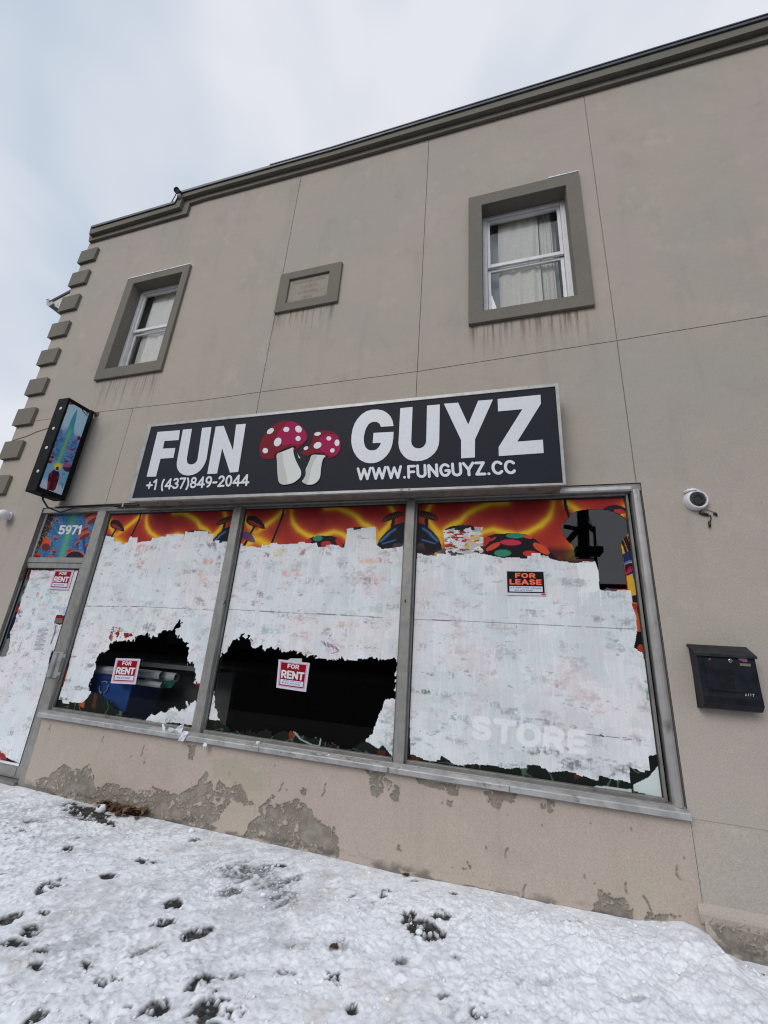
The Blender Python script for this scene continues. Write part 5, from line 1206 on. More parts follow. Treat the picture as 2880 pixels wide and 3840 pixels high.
put(col, dseg(PX, PY, cb_([(835, 360), (800, 440)])) < 5, lin((150, 30, 40)))
for pth in ([(1130, 290), (1170, 370), (1240, 450)], [(1215, 340), (1250, 410)]): put(col, dseg(PX, PY, cb_(pth)) < 1.6, lin((20, 30, 40)))
# cloaked walker
for pl, c in (([(480, 1840), (500, 1640), (520, 1540), (600, 1480), (650, 1460), (700, 1475), (725, 1570), (700, 1660), (640, 1840), (590, 1870), (540, 1850), (500, 1850)], (70, 18, 34)), ([(560, 1500), (600, 1480), (560, 1600), (530, 1580)], (150, 30, 46)), ([(690, 1530), (725, 1560), (710, 1650), (670, 1640)], (140, 30, 46)), ([(500, 1700), (540, 1680), (520, 1820), (485, 1830)], (160, 50, 40)), ([(600, 1700), (660, 1690), (640, 1840), (590, 1850)], (110, 24, 36)), ([(600, 1470), (700, 1490), (700, 1580), (600, 1600)], (44, 26, 58)), ([(655, 1410), (710, 1410), (700, 1470), (650, 1465)], (90, 40, 30)), ([(490, 1840), (520, 1850), (500, 1900), (480, 1900)], (20, 14, 30)), ([(540, 1860), (570, 1870), (545, 1920), (530, 1915)], (20, 14, 30))):
    put(col, inpoly(PX, PY, cb_(pl)), lin(c))
put(col, dseg(PX, PY, cb_([(640, 1475), (700, 1490)])) < 1.5, lin((150, 170, 200)))
for q in range(6): put(col, dseg(PX, PY, cb_([(790, 1740), (730 + q * 8, 1700 + q * 25)])) < 1.0, lin((110, 120, 70)), .8)
mesh_obj('landscape_print', np.stack([Xg, Yg, Zg], -1).reshape(-1, 3), Q, M_film, bs, False, {'Col': np.clip(col * 1.2, 0, 1).reshape(-1, 3)})
# print on the hidden far side too, plain back panel
for zf in (.88, .655, .445, .20):
    d_ = MB(); z = BZ0 + zf * (BZ1 - BZ0); d_.lathe((BX - BW * .40, BY1 - .001, z), (0, -1, 0), [(.021, 0), (.021, .003), (.012, .006)], 16)
    d_.build('white_cap', M_vinyl, bs)
M_brk = mat('bracket_steel', (.10, .095, .085), .6, .4, grain=.3, gscale=30)
for z_a, z_b in ((BZ1 - .12, BZ1 - .07), (BZ0 + .1, BZ0 + .15)): br = MB(); br.box(BX - .12, BX - .08, BY0 - .01, .02, z_a, z_b); br.build('wall_bracket', M_brk, bs, bevel=.003)
br = MB(); br.box(BX - .05, BX + .03, -.012, .0, BZ1 - .03, BZ1 + .03); br.box(BX - .045, BX - .01, BY0 - .04, 0, BZ1 - .001, BZ1 + .02)
br.build('top_bracket', M_brk, bs, bevel=.003)
wr = MB(); pa = (BX - .09, -.26, BZ0 - .02); wr.tube([(BX - .09, -.26, BZ0 + .01), pa], .022, 10)
pts = [pa, (BX - .09, -.25, BZ0 - .05), (BX - .07, -.18, 3.02), (BX - .0, -.06, 2.99), (BX + .06, -.02, 3.03), (BX + .14, -.016, 3.055)]
wr.tube([tuple(p) for p in smooth([p + (0,) for p in [(0, 0)]])] and pts, .011, 8); wr.build('power_cable', M_black, bs, True)

# conduit along the shopfront head
cdt = MB(); z_c = 3.075
cdt.tube([(BX + .10, -.016, 3.052), (BX + .4, -.014, 3.060), (BX + .8, -.016, 3.056), (-4.68, -.014, 3.060)], .006, 6)
cdt.tube([(-4.70, -.020, z_c - .01), (-4.22, -.020, z_c - .008)], .017, 10); cdt.tube([(-4.215, -.020, z_c - .01), (-4.215, -.020, z_c + .04)], .02, 10)
cdt.tube([(BX - .2, -.008, SFZ1 + .004), (-4.25, -.008, SFZ1 + .010)], .007, 6)
cb0 = cdt.build('conduit', M_black, None, True, loc=(-4.9, -.02, 3.05)); tag(cb0, 'thin black conduit and cable running along the shopfront head', 'conduit')
for x in (-4.56, -4.27):
    k_ = MB(); k_.box(x, x + .018, -.040, .0, z_c - .032, z_c + .012); ko = k_.build('conduit_clip', M_silver, None, loc=None); ko.parent = cb0; ko.location = (0, 0, 0)
    ko.matrix_parent_inverse = Matrix.Translation((4.9, .02, -3.05))

# =================================================================== PAPER SIGNS ON THE GLASS
def rent_card(corners, y, label, line2=False, tilt=0):
    """corners px: TL TR BR BL"""
    C4 = [at(*p, y)[[0, 2]] for p in corners]; n = 120; m_ = 130
    S, T = np.meshgrid(np.linspace(0, 1, n), np.linspace(0, 1, m_))
    XX = (1 - T) * ((1 - S) * C4[0][0] + S * C4[1][0]) + T * ((1 - S) * C4[3][0] + S * C4[2][0])
    ZZ = (1 - T) * ((1 - S) * C4[0][1] + S * C4[1][1]) + T * ((1 - S) * C4[3][1] + S * C4[2][1])
    col = np.empty(S.shape + (3,)); col[:] = lin((205, 200, 214))
    def rr_(a, b, c, d): return (S > a) & (S < b) & (T > c) & (T < d)
    put(col, rr_(.065, .935, .055, .93), lin((120, 40, 80)), .8); put(col, rr_(.075, .925, .066, .92), lin((215, 170, 190)))
    put(col, rr_(.10, .90, .09, .895), lin((138, 8, 28)))
    put(col, fbm(S * 4, T * 4, 3, 3) > .6, lin((170, 20, 40)), .0)
    put(col, rr_(.12, .88, .68, .86), lin((205, 210, 228)))
    A, B = S, 1 - T
    paint_text(col, A, B, 'FOR', (.31, .73), (.69, .73), (.31, .885), (.68, .66, .70), .11, .05)
    paint_text(col, A, B, 'RENT', (.13, .37), (.87, .37), (.13, .645), (.70, .69, .73), .105, .03)
    if line2:
        paint_text(col, A, B, 'STORE FOR LEASE', (.20, .275), (.80, .26), (.215, .305), lin((60, 70, 120)), .12, .05)
        paint_text(col, A, B, '@ 416 471 0130', (.18, .19), (.78, .175), (.195, .245), lin((50, 60, 115)), .09, .05)
    else:
        paint_text(col, A, B, '416 471 0130', (.20, .195), (.72, .19), (.225, .265), lin((50, 60, 125)), .09, .05)
    i = np.arange(S.size).reshape(S.shape); Q = np.stack([i[:-1, :-1], i[:-1, 1:], i[1:, 1:], i[1:, :-1]], -1).reshape(-1, 4)
    bow = .004 * np.sin(S * 3.14) * (.5 + T)
    r = thing('for_rent_sign', label, 'sign', (float(XX.mean()), y, float(ZZ.min())), 'red for rent cards on the shopfront glass')
    mesh_obj('printed_face', np.stack([XX, y - .004 - bow, ZZ], -1).reshape(-1, 3), Q, M_print, r, True, {'Col': col.reshape(-1, 3)})
    bk = MB(); bk.prism([tuple(c) for c in C4[::-1]], y - .003, y - .001); bk.build('card_backing', M_vinyl, r)
    return r
cA = lambda p: crop(0, 2060, .19888, p)
rent_card(cA([(1035, 383), (1405, 388), (1290, 770), (925, 745)]), .056, 'red FOR RENT card at the top of the whitewashed door')
cB = lambda p: crop(400, 2440, .096444, p)
rent_card(cB([(375, 290), (1325, 322), (1130, 1312), (165, 1262)]), GY - .006, 'red FOR RENT card over the blue bin in the left window')
cC = lambda p: crop(1040, 2440, .084388, p)
rr0 = rent_card(cC([(68, 382), (1450, 548), (1280, 1832), (-40, 1640)]), GY - .006, 'red FOR RENT card on the black hole of the middle window', True)
tp_ = MB(); q = [at(*p, GY - .002)[[0, 2]] for p in cC([(440, 430), (580, 345), (1100, 350), (1080, 520)])]; tp_.prism([tuple(x) for x in q], GY - .004, GY - .002); tp_.build('tape_strip', mat("pale_tape", (.50, .58, .55), .4), rr0)
# black FOR LEASE card
cL = lambda p: crop(1880, 2120, .12055, p)
C4 = [at(*p, GY - .004)[[0, 2]] for p in cL([(135, 160), (1350, 175), (1400, 950), (160, 925)])]
S, T = np.meshgrid(np.linspace(0, 1, 190), np.linspace(0, 1, 120))
XX = (1 - T) * ((1 - S) * C4[0][0] + S * C4[1][0]) + T * ((1 - S) * C4[3][0] + S * C4[2][0]); ZZ = (1 - T) * ((1 - S) * C4[0][1] + S * C4[1][1]) + T * ((1 - S) * C4[3][1] + S * C4[2][1])
col = np.empty(S.shape + (3,)); col[:] = lin((205, 208, 215))
rr_ = lambda a, b, c, d: (S > a) & (S < b) & (T > c) & (T < d)
put(col, rr_(.03, .965, .04, .905), (.008, .008, .01)); put(col, rr_(.08, .92, .635, .855), lin((205, 212, 226)))
paint_text(col, S, 1 - T, 'FOR', (.24, .70), (.76, .70), (.24, .895), lin((248, 112, 82)), .12, .10)
paint_text(col, S, 1 - T, 'LEASE', (.09, .43), (.905, .43), (.09, .645), lin((248, 112, 82)), .12, .08)
paint_text(col, S, 1 - T, 'STORE FOR LEASE', (.10, .285), (.88, .265), (.115, .335), lin((60, 80, 120)), .10, .05)
paint_text(col, S, 1 - T, '416 471 0130', (.20, .18), (.66, .175), (.215, .235), lin((60, 80, 120)), .10, .08)
put(col, rr_(.88, .985, .91, .985), lin((230, 70, 60)))
i = np.arange(S.size).reshape(S.shape); Q = np.stack([i[:-1, :-1], i[:-1, 1:], i[1:, 1:], i[1:, :-1]], -1).reshape(-1, 4)
fl = thing('for_lease_sign', 'black FOR LEASE card with orange letters on the right window', 'sign', (float(XX.mean()), GY, float(ZZ.min())))
mesh_obj('printed_face', np.stack([XX, GY - .008 + 0 * XX, ZZ], -1).reshape(-1, 3), Q, M_print, fl, False, {'Col': col.reshape(-1, 3)})
bk = MB(); bk.prism([tuple(c) for c in C4[::-1]], GY - .007, GY - .004); bk.build('card_backing', M_vinyl, fl)

# =================================================================== MAILBOX
mx0, mx1 = 1.272, 1.628; YD = -.115
ml = thing('mailbox', 'dark navy wall mailbox with sloping lid and curved bottom', 'mailbox', (1.45, 0, 1.34))
M_mail = mat("mailbox_paint", (.010, .012, .018), .45, spec=.25, grain=.4, gscale=14, bump=.1)
zt = 1.775; zl = 1.700; zd = 1.462; zbm = 1.348
bd_ = MB(); pf_ = [(0, zt - .012), (-.03, zt - .03), (YD, zl), (YD, zd - .005), (YD - .003, zd - .03), (YD - .002, zd - .07), (-.085, zbm + .008), (-.05, zbm), (0, zbm)]
bd_.profile_x(pf_, mx0 + .006, mx1 - .006); bd_.build('body', M_mail, ml, bevel=.006)
ld = MB(); ld.profile_x([(0, zt), (-.012, zt), (YD - .014, zl + .012), (YD - .014, zl - .006), (YD - .008, zl - .006), (YD - .006, zl + .006), (-.012, zt - .010), (0, zt - .010)], mx0 - .004, mx1 + .004); ld.build('lid', mat("lid_paint", (.022, .023, .028), .5, spec=.25, grain=.35, gscale=18), ml, bevel=.003)
dr = MB(); dr.box(mx0 + .045, mx1 - .030, YD - .005, YD + .002, zd + .010, zl - .020); dr_o = dr.build('mail_door', M_mail, ml, bevel=.002)
lk = MB(); a = at(*crop(2560, 2360, .19289, [(918, 610)])[0], YD); lk.lathe((a[0], YD - .004, a[2]), (0, -1, 0), [(.012, 0), (.012, .005), (.009, .007), (.004, .0072)], 20); lk.build('lock', mat("chrome", (.45, .44, .42), .25, .9), dr_o)
for p in ((930, 828), (948, 975), (965, 1115)):
    a = at(*crop(2560, 2360, .19289, [p])[0], YD); w_ = MB(); w_.box(a[0] - .0155, a[0] + .0155, YD - .0065, YD - .004, a[2] - .014, a[2] + .014); w_.build('slot_window', mat("hole_black", (.001, .001, .001), .9), dr_o)
a = at(*crop(2560, 2360, .19289, [(1208, 690)])[0], YD); w_ = MB(); w_.box(a[0] - .031, a[0] + .031, YD - .007, YD - .004, a[2] - .0085, a[2] + .0085); w_.build('name_label', mat("olive_label", (.17, .17, .09), .6), dr_o)
def blob(pts, y, m, name, parent): q = px_poly(smooth(crop(2560, 2360, .19289, pts)), y); l = MB(); l.prism(q, y, y + .001, back=False); l.build(name, m, parent)
M_pp = mat("purple_smear", (.20, .065, .15), .7)
blob([(1080, 570), (1150, 555), (1240, 565), (1255, 630), (1190, 635), (1110, 600)], YD - .0062, M_pp, 'paint_smear', dr_o); blob([(500, 570), (530, 560), (552, 580), (530, 602), (505, 595)], YD - .0062, M_pp, 'paint_dot', dr_o)
sp = MB()
for s0, pts in enumerate(([(1215, 1300), (1235, 1250)], [(1250, 1300), (1240, 1270)], [(1275, 1300), (1285, 1245)], [(1320, 1300), (1325, 1250)], [(1345, 1262), (1360, 1262)], [(1375, 1310), (1380, 1255)], [(1355, 1262), (1400, 1265)])):
    sp.tube([at(*p, YD - .006) for p in crop(2560, 2360, .19289, pts)], .0018, 5)
sp.build('scratched_mark', mat("silver_scratch", (.4, .4, .42), .5), dr_o)

# =================================================================== CAMERAS ON THE WALL
cr_c = at(2611, 1874, -.03)
cc_ = thing('broken_camera_housing', 'round white camera housing with empty dark centre and dangling wires', 'camera', (cr_c[0], 0, cr_c[2]))
hx, hz = cr_c[0], cr_c[2]
ho_ = MB(); ho_.lathe((hx, 0, hz), (.12, -1, -.05), [(.082, -.01), (.084, .02), (.078, .048), (.070, .055), (.062, .053), (.058, .035), (.02, .034)], 32); ho_.build('housing_ring', M_pvc, cc_, smooth=False, bevel=.002)
hi = MB(); hi.lathe((hx, 0, hz), (.12, -1, -.05), [(.060, .034), (.058, .042), (.040, .046), (.036, .040), (.010, .040)], 28)
for k in range(9): a_ = k * .7; hi.tube([(hx + .0085 + .03 * math.cos(a_), -.05, hz + .03 * math.sin(a_)), (hx + .0085 + .055 * math.cos(a_ + .9), -.048, hz + .055 * math.sin(a_ + .9))], .003, 5)
hi.build('inner_plate', mat("dark_plastic", (.035, .035, .037), .5, grain=.4, gscale=60), cc_)
scp = MB(); scp.lathe((hx - .02, -.02, hz + .074), (0, 0, 1), [(.045, -.006), (.05, .004), (.035, .016), (.01, .019)], 16); so = scp.build('snow_cap', M_snow, cc_, True); 
w1 = MB()
c5 = lambda p: crop(2200, 1700, .4974, p)
w1.tube([at(*p, -.012) for p in c5([(850, 445), (880, 455), (915, 463)])], .011, 8); w1.tube([at(*p, -.010) for p in c5([(915, 463), (935, 470), (938, 495), (925, 520)])], .004, 6); w1.tube([at(*p, -.012) for p in c5([(925, 515), (929, 555)])], .009, 8)
w1.tube([at(*p, -.006) for p in c5([(905, 425), (940, 436), (965, 448)])], .002, 5); w1.tube([at(*p, -.012) for p in c5([(960, 448), (978, 462), (984, 472)])], [.010, .010, .003], 8)
w1.build('loose_wire', M_black, cc_, True)
lc = at(12, 1931, -.09)
lcam = thing('dome_camera', 'white dome camera at the left edge beside the door', 'camera', (lc[0], 0, lc[2]))
d_ = MB(); d_.lathe((lc[0], 0, lc[2] + .01), (0, -1, 0), [(.055, 0), (.055, .03), (.048, .04)], 24)
for a0, a1, nn_ in ((0, 180, 12),):
    d_.lathe((lc[0], -.09, lc[2]), (-.6, -.8, -.1), [(.075 * math.sin(rad(t)), -.075 * math.cos(rad(t))) for t in (8, 25, 45, 65, 85, 105, 125)] + [(.05, .05)], 26)
d_.build('camera_dome', M_pvc, lcam, True)
d_ = MB(); d_.lathe((lc[0], -.09, lc[2]), (-.6, -.8, -.1), [(.048, .046), (.046, .056), (.02, .060)], 20); d_.build('lens', M_black, lcam)
rc = at(667, 718, -.16)
rcam = thing('roof_camera', 'small black bullet camera perched on the cornice step', 'camera', tuple(at(672, 728, -.1)))
d_ = MB(); ax = np.array((.25, -1, -.55)); ax /= np.linalg.norm(ax); d_.lathe(tuple(rc - ax * .12), ax, [(.035, 0), (.045, .02), (.045, .15), (.049, .152), (.049, .165), (.038, .165), (.036, .155), (.01, .155)], 20); d_.build('camera_barrel', M_black, rcam, bevel=.002)
d_ = MB(); q = at(672, 734, -.13); d_.lathe((q[0], -.13, q[2] - .01), (0, -.2, 1), [(.03, -.03), (.034, 0), (.02, .04), (.015, .06)], 16); d_.build('mount', mat("camera_mount_white", (.45, .44, .42), .5), rcam, True)
d_ = MB(); d_.tube([at(*p, -.13) for p in crop(300, 680, .27728, [(1300, 165), (1285, 200), (1262, 240), (1240, 275)])], .008, 6); d_.build('camera_cable', M_black, rcam, True)

# =================================================================== HOUSE BEHIND THE LEFT CORNER
hb_ = thing('neighbouring_house', 'white guttered roof corner of a house showing past the left corner', 'house', (-8.2, 3.0, 0))
h1 = MB(); h1.profile_y([(-9.72, 8.49), (-9.10, 8.70), (-7.3, 9.3), (-7.3, 9.24), (-9.1, 8.63), (-9.70, 8.43)], 1.0, 7.0); h1.build('roof', mat("shingle", (.07, .07, .075), .8, grain=.3, gscale=20), hb_)
h2 = MB(); h2.profile_y([(-9.76, 8.52), (-9.70, 8.53), (-9.64, 8.42), (-9.55, 8.42), (-9.5, 8.36), (-9.60, 8.30), (-9.70, 8.36)], .98, 7.0); h2.build('gutter', M_tube, hb_, bevel=.01)
h3 = MB(); h3.prism([(-9.68, 8.46), (-9.08, 8.66), (-8.6, 8.8), (-8.6, 8.0), (-9.12, 8.06), (-9.3, 8.2), (-9.55, 8.36)], 1.02, 1.1); h3.build('eave_return', mat("white_boards", (.50, .52, .52), .6, grain=.15, gscale=8), hb_, bevel=.01)
h3 = MB(); h3.box(-9.0, -7.3, 1.12, 7.0, 0, 8.6); h3.build('house_wall', mat("white_siding", (.52, .52, .50), .7), hb_)

# =================================================================== GROUND AND SNOW
gm = MB(); gm.add([(-300, -300, -.07), (300, -300, -.07), (300, 300, -.07), (-300, 300, -.07)], [(0, 1, 2, 3)])
tag(gm.build('ground', mat("frozen_ground", (.04, .04, .042), 1.0, spec=0, grain=.25, gscale=.8), None), None, None, None, 'structure')
pv = MB(); pv.box(-40, 40, -5.4, .3, -.09, -.035); tag(pv.build('pavement', mat("wet_concrete", (.05, .048, .046), .9, spec=.1, grain=.35, gscale=12, bump=.4, bscale=90), None), None, None, None, 'structure')
rd = MB(); rd.add([(-150, -16, -.060), (150, -16, -.060), (150, -5.4, -.060), (-150, -5.4, -.060)], [(0, 1, 2, 3)]); tag(rd.build('road', mat("wet_asphalt", (.025, .025, .027), 1.0, spec=0, grain=.3, gscale=20), None), None, None, None, 'structure')

cX = [-9, -4.849, -4.07, -3.759, -2.915, -2.153, -1.425, -.837, -.304, .283, .755, 1.006, 1.131, 1.204, 1.271, 1.433, 4.6]
cZ = [.0, -.013, -.022, -.03, -.016, -.009, -.004, -.01, .013, .021, .037, .086, .058, -.003, -.018, -.012, -.02]
res = .0085
xs = np.arange(-7.6, 3.2, res); ys = np.arange(-2.75, .03, res)
X, Y = np.meshgrid(xs, ys); d_ = -Y
contact = np.interp(X, cX, cZ)
near = np.exp(-(d_ / .55) ** 1.5)
dv = atz(600, 3465) - atz(500, 3500); dv /= np.hypot(dv[0], dv[1]); UU, WW = X * dv[0] + Y * dv[1], -X * dv[1] + Y * dv[0]
ani = fbm(UU * 5, WW * 17, 500, 5, .6); ani2 = fbm(UU * 16, WW * 44, 510, 4, .6); flatz = sstep(.42, .62, fbm(X * 1.3, Y * 1.3, 520, 3)) * sstep(1.3, -1.0, X)
hgt = contact * near
# snow bank to the right, falls off past its curved edge
edgeX = 1.19 + .75 * np.clip(d_, 0, 3) ** .9 + (fbm(X * 3, Y * 3, 210, 3) - .5) * .25
bank = 1 / (1 + np.exp(-(edgeX - X) / .05))
hgt += (fbm(X * 3.2, Y * 3.2, 710, 3) - .5) * .07 * sstep(-.8, .8, X) * bank * sstep(.1, .5, d_)
hgt += .045 * bank * sstep(-1.2, .8, X) * sstep(0, .35, d_) * (1 - .5 * sstep(.8, 2.2, d_))
hgt += -.02 * (1 - bank) * sstep(.9, 1.2, X)
big = fbm(X * 1.6, Y * 1.6, 300, 4); med = fbm(X * 7, Y * 7, 310, 4, .55); fin = fbm(X * 26, Y * 26, 320, 4, .6)
rdg = 1 - np.abs(fbm(X * 11, Y * 11, 330, 4, .6) * 2 - 1)
rough_ = (1 - .6 * flatz) * .34 + .55 * sstep(.35, .65, fbm(X * 1.1, Y * 1.1, 340, 3)) + .5 * sstep(-.6, .8, X)
smoothnear = sstep(.0, .3, d_ + .0) * .8 + .2
hgt += (big - .5) * .035 * sstep(0, .4, d_) + ((med - .5) * .013 + (ani - .5) * .030 + (ani2 - .5) * .010 + (fin - .5) * .010 + (rdg - .6) * .008 + np.abs(fbm(X * 33, Y * 33, 355, 3, .6) - .5) * -.022) * rough_ * smoothnear
pl_ = fbm(UU * 6, WW * 11, 600, 5, .62) * 13; fr_p = pl_ - np.floor(pl_); hgt += (np.floor(pl_) + sstep(.0, .22, fr_p) - 6.5) * .0030 * smoothnear
cell = fbm(X * 40, Y * 40, 350, 2); hgt += sstep(.62, .75, cell) * .007 * rough_ * smoothnear
# worn / bare spots read off the survey
PX, PY = proj(X, Y, np.zeros(X.shape))
spots = [c6([p])[0] + (a, b, r_, s) for p, a, b, r_, s in (
 ((375, 392), 84, 30, 12, 1), ((440, 425), 60, 14, 15, 1), ((290, 560), 30, 12, -25, .7), ((640, 610), 36, 10, 5, .7), ((470, 678), 34, 13, -8, .95), ((215, 715), 66, 17, -25, .8), ((750, 793), 36, 20, -15, 1), ((712, 880), 50, 14, -10, 1), ((855, 920), 60, 18, -18, 1), ((40, 855), 56, 14, -18, .95), ((140, 905), 40, 20, -10, .9), ((190, 840), 22, 11, 0, .8), ((75, 962), 42, 14, 0, .85), ((190, 1003), 46, 18, -15, .9), ((380, 1055), 22, 17, 0, .9), ((425, 1140), 30, 15, -20, .85), ((510, 1117), 20, 11, 0, .7), ((160, 1062), 28, 12, 0, .7), ((670, 1245), 62, 26, -22, 1), ((890, 1160), 62, 60, 20, .72), ((930, 1250), 105, 52, 10, .82), ((1020, 1105), 52, 24, 0, .68), ((1130, 655), 170, 44, 12, .52), ((1170, 720), 120, 50, 20, .50), ((1010, 725), 60, 18, -15, .62), ((1210, 625), 26, 8, 0, .9), ((1440, 1105), 32, 24, 30, .72), ((1235, 1080), 34, 12, 0, .65), ((1465, 975), 50, 36, 0, .42), ((160, 1295), 52, 17, -25, .95), ((560, 1240), 20, 13, 0, .7), ((345, 1300), 34, 16, 0, .7), ((1520, 1250), 22, 22, 0, .8), ((845, 510), 44, 9, 0, .6), ((620, 1000), 76, 12, -24, .45), ((5, 675), 24, 8, -10, .9), ((1300, 970), 70, 18, 0, .35), ((10, 455), 16, 10, 0, .8), ((330, 510), 60, 10, -20, .4), ((120, 440), 60, 8, -10, .4))]
spots += [c7([p])[0] + (a, b, r_, s) for p, a, b, r_, s in (((172, 925), 84, 36, 26, 1), ((235, 862), 34, 17, 0, .8), ((110, 850), 22, 14, 0, .7), ((300, 763), 17, 8, 5, .95), ((8, 740), 18, 16, 0, .8), ((80, 1060), 28, 17, 0, .55), ((330, 1058), 44, 14, 0, .45), ((640, 862), 12, 6, 0, .6), ((430, 1280), 44, 22, 0, .7), ((250, 1212), 36, 12, 0, .6), ((1650, 1085), 52, 15, 18, 1), ((820, 918), 42, 7, 10, .5), ((700, 1150), 60, 14, 0, .3), ((150, 690), 50, 6, 8, .4), ((1100, 1250), 60, 12, 0, .3))]
grit = fbm(X * 24, Y * 24, 405, 4, .65); dark = np.zeros(X.shape); nA = fbm(X * 17, Y * 17, 400, 4, .55); nB = fbm(X * 12, Y * 12, 410, 3)
for sx_, sy_q, a, b, r_, s in spots:
    m_ = (np.abs(PX - sx_) < (a + b) * 1.9) & (np.abs(PY - sy_q) < (a + b) * 1.9)
    if not m_.any(): continue
    e = inell(PX[m_], PY[m_], sx_, sy_q, a * 1.0, b * 1.05, r_) + ((ani[m_] - .5) * 3.4 + (ani2[m_] - .5) * 1.6) * (.55 if s >= .95 else 1) + (nB[m_] - .5) * .5
    if .69 < s < .84:                     # crumbly bare patches: dark grit showing between crumbs of snow
        gr = sstep(.40, .50, grit[m_]) * np.clip((1.5 - e) * 1.6, 0, 1)
        dark[m_] = np.maximum(dark[m_], gr * .95)
    else: dark[m_] = np.maximum(dark[m_], np.clip((1.25 - e) * 2.4 if s > .78 else (1.05 - e) * 1.0, 0, 1) * s * (1 - (.35 if s >= .95 else .7) * sstep(.62, .68, grit[m_])))
lft = sstep(1.5, -4, X) * .6 + .4
speck = sstep(.655, .71, fbm(UU * 12, WW * 38, 420, 4, .6)) * sstep(.50, .7, fbm(X * 1.8, Y * 1.8, 430, 3)) * lft ** 1.6 * sstep(.15, .5, d_)
dark = np.maximum(dark, speck * .75)
pebble = sstep(.68, .74, fbm(X * 38, Y * 38, 440, 2)) * (dark > .2); dark = dark * (1 - .9 * pebble)
hgt -= dark * .017
hgt += pebble * .006
slush = sstep(.46, .66, fbm(X * 2.1, Y * 2.1, 450, 4)) * sstep(.46, .66, fbm(UU * 8, WW * 24, 455, 4)) * lft
tint = sstep(.52, .7, fbm(X * 1.6 + 7, Y * 1.6, 460, 3)) * sstep(.4, .65, fbm(X * 9, Y * 9, 465, 3)) * lft
col = np.empty(X.shape + (3,)); col[:] = (.83, .86, .905)
put(col, tint, (.60, .555, .49), .6); put(col, slush, (.46, .48, .52), .55); put(col, sstep(.50, .66, fbm(UU * 1.3, WW * 2.6, 452, 4)) * sstep(.38, .58, fbm(X * 18, Y * 18, 453, 4, .65)) * lft, (.44, .45, .47), .5)
put(col, sstep(.54, .68, fbm(X * 24, Y * 34, 470, 4, .65)), (.58, .61, .67), .45); put(col, sstep(.64, .70, fbm(X * 48, Y * 48, 475, 2, .6)), (.42, .44, .48), .5 * lft[..., None][..., 0])
put(col, np.clip(dark * 1.25, 0, 1), (.026, .026, .026)); put(col, (dark > .3) & (fbm(X * 50, Y * 50, 480, 2) > .60), (.085, .078, .07), .7)
out = 1 - sstep(2.55, 2.7, d_ + (fbm(X * 5, Y * 5, 490, 3) - .5) * .25)
hgt = np.where(out > .5, hgt, -.05)
i = np.arange(X.size).reshape(X.shape); Q = np.stack([i[:-1, :-1], i[:-1, 1:], i[1:, 1:], i[1:, :-1]], -1).reshape(-1, 4)
M_sn = mat("trodden_snow", rough=.82, attr='Col', spec=.3, bump=.6, bscale=85)
b = M_sn.node_tree.nodes['Principled BSDF']; b.inputs['Subsurface Weight'].default_value = .0
snow = mesh_obj('snow', np.stack([X, Y, hgt], -1).reshape(-1, 3), Q, M_sn, None, True, {'Col': col.reshape(-1, 3)}); snow['kind'] = 'structure'
def hat(x, y):
    j = int(np.clip((y - ys[0]) / res, 0, len(ys) - 1)); i_ = int(np.clip((x - xs[0]) / res, 0, len(xs) - 1)); return hgt[j, i_]
# loose lumps of snow
lm = MB(); rr = random.Random(21)
ico = [(0, 0, 1)] + [(.894 * math.cos(rad(72 * k)), .894 * math.sin(rad(72 * k)), .447) for k in range(5)] + [(.894 * math.cos(rad(36 + 72 * k)), .894 * math.sin(rad(36 + 72 * k)), -.447) for k in range(5)] + [(0, 0, -1)]
icf = [(0, 1 + k, 1 + (k + 1) % 5) for k in range(5)] + [(1 + k, 6 + k, 1 + (k + 1) % 5) for k in range(5)] + [(1 + (k + 1) % 5, 6 + k, 6 + (k + 1) % 5) for k in range(5)] + [(6 + k, 11, 6 + (k + 1) % 5) for k in range(5)]
for _ in range(4200):
    x = rr.uniform(-5.5, 2.6); y = -rr.uniform(.02, 2.3); s = .0025 + .009 * rr.random() ** 3.0
    if x > -.2: s *= 1.25
    if rr.random() < .010: s = rr.uniform(.012, .022)
    z = hat(x, y)
    lm.add([(x + v[0] * s * rr.uniform(.5, 1.5), y + v[1] * s * rr.uniform(.5, 1.5), z + s * .10 + v[2] * s * rr.uniform(.35, .8)) for v in ico], icf)
lo_ = lm.build('snow_clumps', M_snow, None, True); lo_['kind'] = 'stuff'; tag(lo_, 'small loose lumps of snow scattered over the trodden snow', 'snow')
md = lo_.modifiers.new('s', 'SUBSURF'); md.levels = 1; md.render_levels = 1

# leaves
M_leaf = [mat("dead_leaf_a", (.075, .028, .016), .8, grain=.4, gscale=60), mat("dead_leaf_b", (.13, .07, .035), .8, grain=.4, gscale=60)]
def leaf(mb_, c, s, r):
    a, t1, t2 = r.uniform(0, 6.28), r.uniform(-.9, .9), r.uniform(-.9, .9); ca, sa = math.cos(a), math.sin(a); V = []
    prof = [(0, 0), (.15, .22), (.4, .38), (.55, .25), (.7, .32), (.85, .14), (1, 0)]
    for u, w in prof:
        for sg_ in (-1, 1):
            lx, ly, lz = (u - .5) * s, sg_ * w * s, (abs(w) * .7 * s * math.sin(t1 * 2) + (u - .5) ** 2 * s * 1.2 * t2 + r.uniform(-.05, .05) * s)
            V.append((c[0] + lx * ca - ly * sa, c[1] + lx * sa + ly * ca, c[2] + lz + t1 * lx * .5))
    mb_.add(V, [(2 * i, 2 * i + 1, 2 * i + 3, 2 * i + 2) for i in range(len(prof) - 1)])
rr = random.Random(5)
